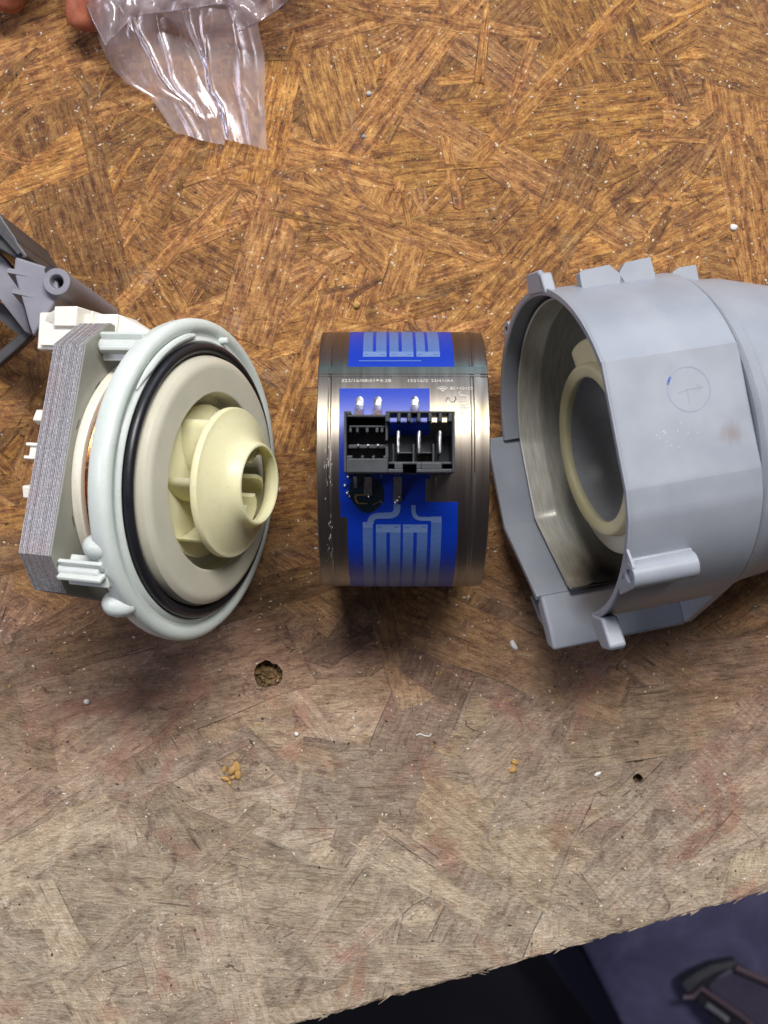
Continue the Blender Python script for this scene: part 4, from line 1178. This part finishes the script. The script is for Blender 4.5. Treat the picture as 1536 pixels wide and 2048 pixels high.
PAINTW = plastic('chalk_white', (.78, .77, .74), .6); YCH = plastic('yellow_wood_crumb', (.46, .27, .08), .7, 0, .3, .5); DRK = plastic('dark_crumb', (.03, .025, .02), .7)
crumb('chip', P(1027, 1289, 0), .085, PAINTW, 'white elongated chip lying below the left corner of the grey housing', 'chip', stretch=2.3, rot_=-1.1, seed=1)
crumb('chip', P(1195, 1548, 0), .07, PAINTW, 'small white chip left of the little round hole in the board', 'chip', stretch=1.8, rot_=.5, seed=2)
crumb('chip', P(593, 1468, 0), .075, PAINTW, 'round white crumb on the grey wood below the large hole', 'chip', seed=3)
crumb('chip', P(713, 610, 0), .13, YCH, 'yellow brown wood crumb just above the heater ring', 'chip', seed=4)
crumb('chip', P(174, 1403, 0), .10, PAINTW, 'white crumb on the grey wood below the left motor', 'chip', seed=5)
crumb('chip', P(1467, 455, 0), .11, PAINTW, 'white plaster crumb on the brown wood above the grey housing', 'chip', stretch=1.3, seed=6)
crumb('chip', P(738, 188, 0), .085, plastic('grey_crumb', (.45, .46, .48), .6), 'pale grey crumb on the brown wood right of the plastic bag', 'chip', seed=7)
crumb('chip', P(727, 273, 0), .06, plastic('blue_grey_crumb', (.25, .3, .36), .6), 'small blue grey crumb on the brown wood in the upper middle', 'chip', seed=8)
m = MB(); m.tube([P(px, py, .14) for px, py in ((833, 1472), (840, 1469), (850, 1473), (858, 1474), (864, 1469))], .018, 6)
tag(m.build('paint_squiggle', PAINTW), 'thin white squiggle of dried paint on the grey wood', 'paint drip')
for k_ in range(9):
    crumb('wood_crumb', P(470 + q.gauss(0, 9), 1548 + q.gauss(0, 18), 0), q.uniform(.05, .11), YCH, 'golden wood crumb in the little heap left of and below the large hole', 'wood crumb', 'golden crumbs in the heap left of the large hole', stretch=1.6, rot_=q.uniform(0, 3), seed=20 + k_)
for k_ in range(3):
    crumb('wood_crumb', P(1028 + q.gauss(0, 6), 1535 + q.gauss(0, 8), 0), q.uniform(.06, .10), YCH, 'orange brown crumb in the small cluster on the wood below the grey housing', 'wood crumb', 'orange crumbs below the grey housing', stretch=1.4, rot_=q.uniform(0, 3), seed=50 + k_)
# spread of sawdust: nobody could count it
def dust(name, n, mat, szf, dens, seed):
    qq = random.Random(seed); m = MB(); k_ = 0
    while k_ < n:
        px, py = qq.uniform(-40, 1580), qq.uniform(-40, 2060)
        if qq.random() > dens(px, py): continue
        c = P(px, py, 0)
        if c.y < edge_y(c.x) + .15: continue
        s = szf(qq); an = qq.uniform(0, 6.3); st_ = qq.uniform(1, 2.6); z = .135
        pts = [(c.x + s * st_ * cos(an), c.y + s * st_ * sin(an)), (c.x - s * sin(an), c.y + s * cos(an)), (c.x - s * st_ * cos(an), c.y - s * st_ * sin(an)), (c.x + s * sin(an), c.y - s * cos(an))]
        i = [m.pt((*p, z - .012)) for p in pts]; t = m.pt((c.x + s * .2, c.y, z + s * .55)); m.f += [(i[a], i[(a + 1) % 4], t) for a in range(4)]; k_ += 1
    return stuff(m.build(name, mat, smooth=0, recalc=False))


up_d = lambda px, py: (1. if py < 640 else .35) * (.4 + .6 * max(0, mnoise.noise((px * .006, py * .006, 1)) + .4)) * (1.6 if px > 700 and py < 640 else 1)
SAW = plastic('pale_sawdust', (.80, .70, .50), .5, 0, .2, .1)
dust('sawdust', 4200, SAW, lambda qq: .011 + .024 * qq.random() ** 4, up_d, 1)
dust('white_dust', 1300, PAINTW, lambda qq: .010 + .024 * qq.random() ** 4, lambda a, b: .6, 2)
dust('dark_grit', 900, DRK, lambda qq: .010 + .028 * qq.random() ** 3, lambda a, b: .3 + .5 * max(0, mnoise.noise((a * .01, b * .01, 4)) + .3), 3)
dust('yellow_sawdust', 260, YCH, lambda qq: .012 + .03 * qq.random() ** 2, lambda a, b: 1. if (b > 1180 and b < 1700) or b < 640 else .1, 4)

# ------------------------------------------------------------------ things below the bench front edge
def FP(px, py, z): return P(px, py, z)


ZF = -60
pn_ = thing('violet_panel', 'worn violet blue panel on the floor below the corner of the board', 'panel', FP(1350, 1950, ZF)); o0 = FP(1350, 1950, ZF)
m = MB(); A = [FP(x_, y_, ZF) - o0 for x_, y_ in ((1140, 1800), (1165, 1893), (1250, 2060), (1330, 2200), (1800, 2200), (1800, 1500), (1140, 1500))]
m.loft([a - Vector((0, 0, 3)) for a in A], A); m.build('panel_face', VIOLET, pn_, smooth=0, bevel=.4)
m = MB(); A = [FP(x_, y_, ZF - 8) for x_, y_ in ((1040, 1800), (1090, 1915), (1200, 2060), (1300, 2200), (1340, 2200), (1110, 1800))]
m.loft([a - Vector((0, 0, 2)) for a in A], A); tag(m.build('dim_board', DIM, smooth=0, bevel=.3), 'dim blue board leaning in the dark left of the violet panel', 'board')
tool = thing('dark_clamp', 'dark blurred metal clamp lying on the violet panel at the lower right', 'clamp', FP(1440, 1990, ZF)); o1 = FP(1440, 1990, ZF)
PINK = plastic('worn_pink_edge', (.10, .065, .08), .5); NAVY = plastic('navy_black', (.012, .012, .02), .6); PURP = plastic('purple_grey_tool', (.06, .05, .085), .5)
m = MB(); m.tube([FP(x_, y_, ZF + 1.5) - o1 for x_, y_ in ((1375, 1978), (1395, 1960), (1425, 1942), (1470, 1930))], lambda u: 1.1 * (1 - .5 * u) + .2, 10); m.build('jaw', NAVY, tool)
m = MB(); A = [FP(x_, y_, ZF + 2.4) - o1 for x_, y_ in ((1405, 1968), (1475, 1932), (1600, 2010), (1640, 2110), (1540, 2110))]; m.loft([a - Vector((0, 0, 2)) for a in A], A); m.build('body', PURP, tool, bevel=.2)
m = MB(); A = [FP(x_, y_, ZF + 2.7) - o1 for x_, y_ in ((1388, 1990), (1402, 1975), (1500, 2040), (1500, 2110), (1480, 2110))]; m.loft([a - Vector((0, 0, 2)) for a in A], A); m.build('slot', NAVY, tool)
m = MB(); m.tube([FP(x_, y_, ZF + 2.9) - o1 for x_, y_ in ((1366, 1995), (1386, 1994), (1402, 1976), (1480, 2030), (1540, 2080))], .22, 8); m.tube([FP(x_, y_, ZF + 2.9) - o1 for x_, y_ in ((1470, 1935), (1540, 1965), (1600, 1990))], .3, 8); m.build('worn_edge', PINK, tool)
m = MB(); m.tube([FP(x_, y_, ZF + 3.3) - o1 for x_, y_ in ((1412, 2008), (1440, 2028), (1455, 2040))], .28, 8); m.build('bolt', TIN, tool)

# everything loose rests on the top of the highest strands; the board is let down so that the parts stand on it
for o_ in list(C.objects):
    if o_ is board or (o_.parent is None and o_.name.split('.')[0] in ('chip', 'wood_crumb', 'sawdust', 'white_dust', 'dark_grit', 'yellow_sawdust', 'paint_squiggle')):
        o_.location.z -= .12
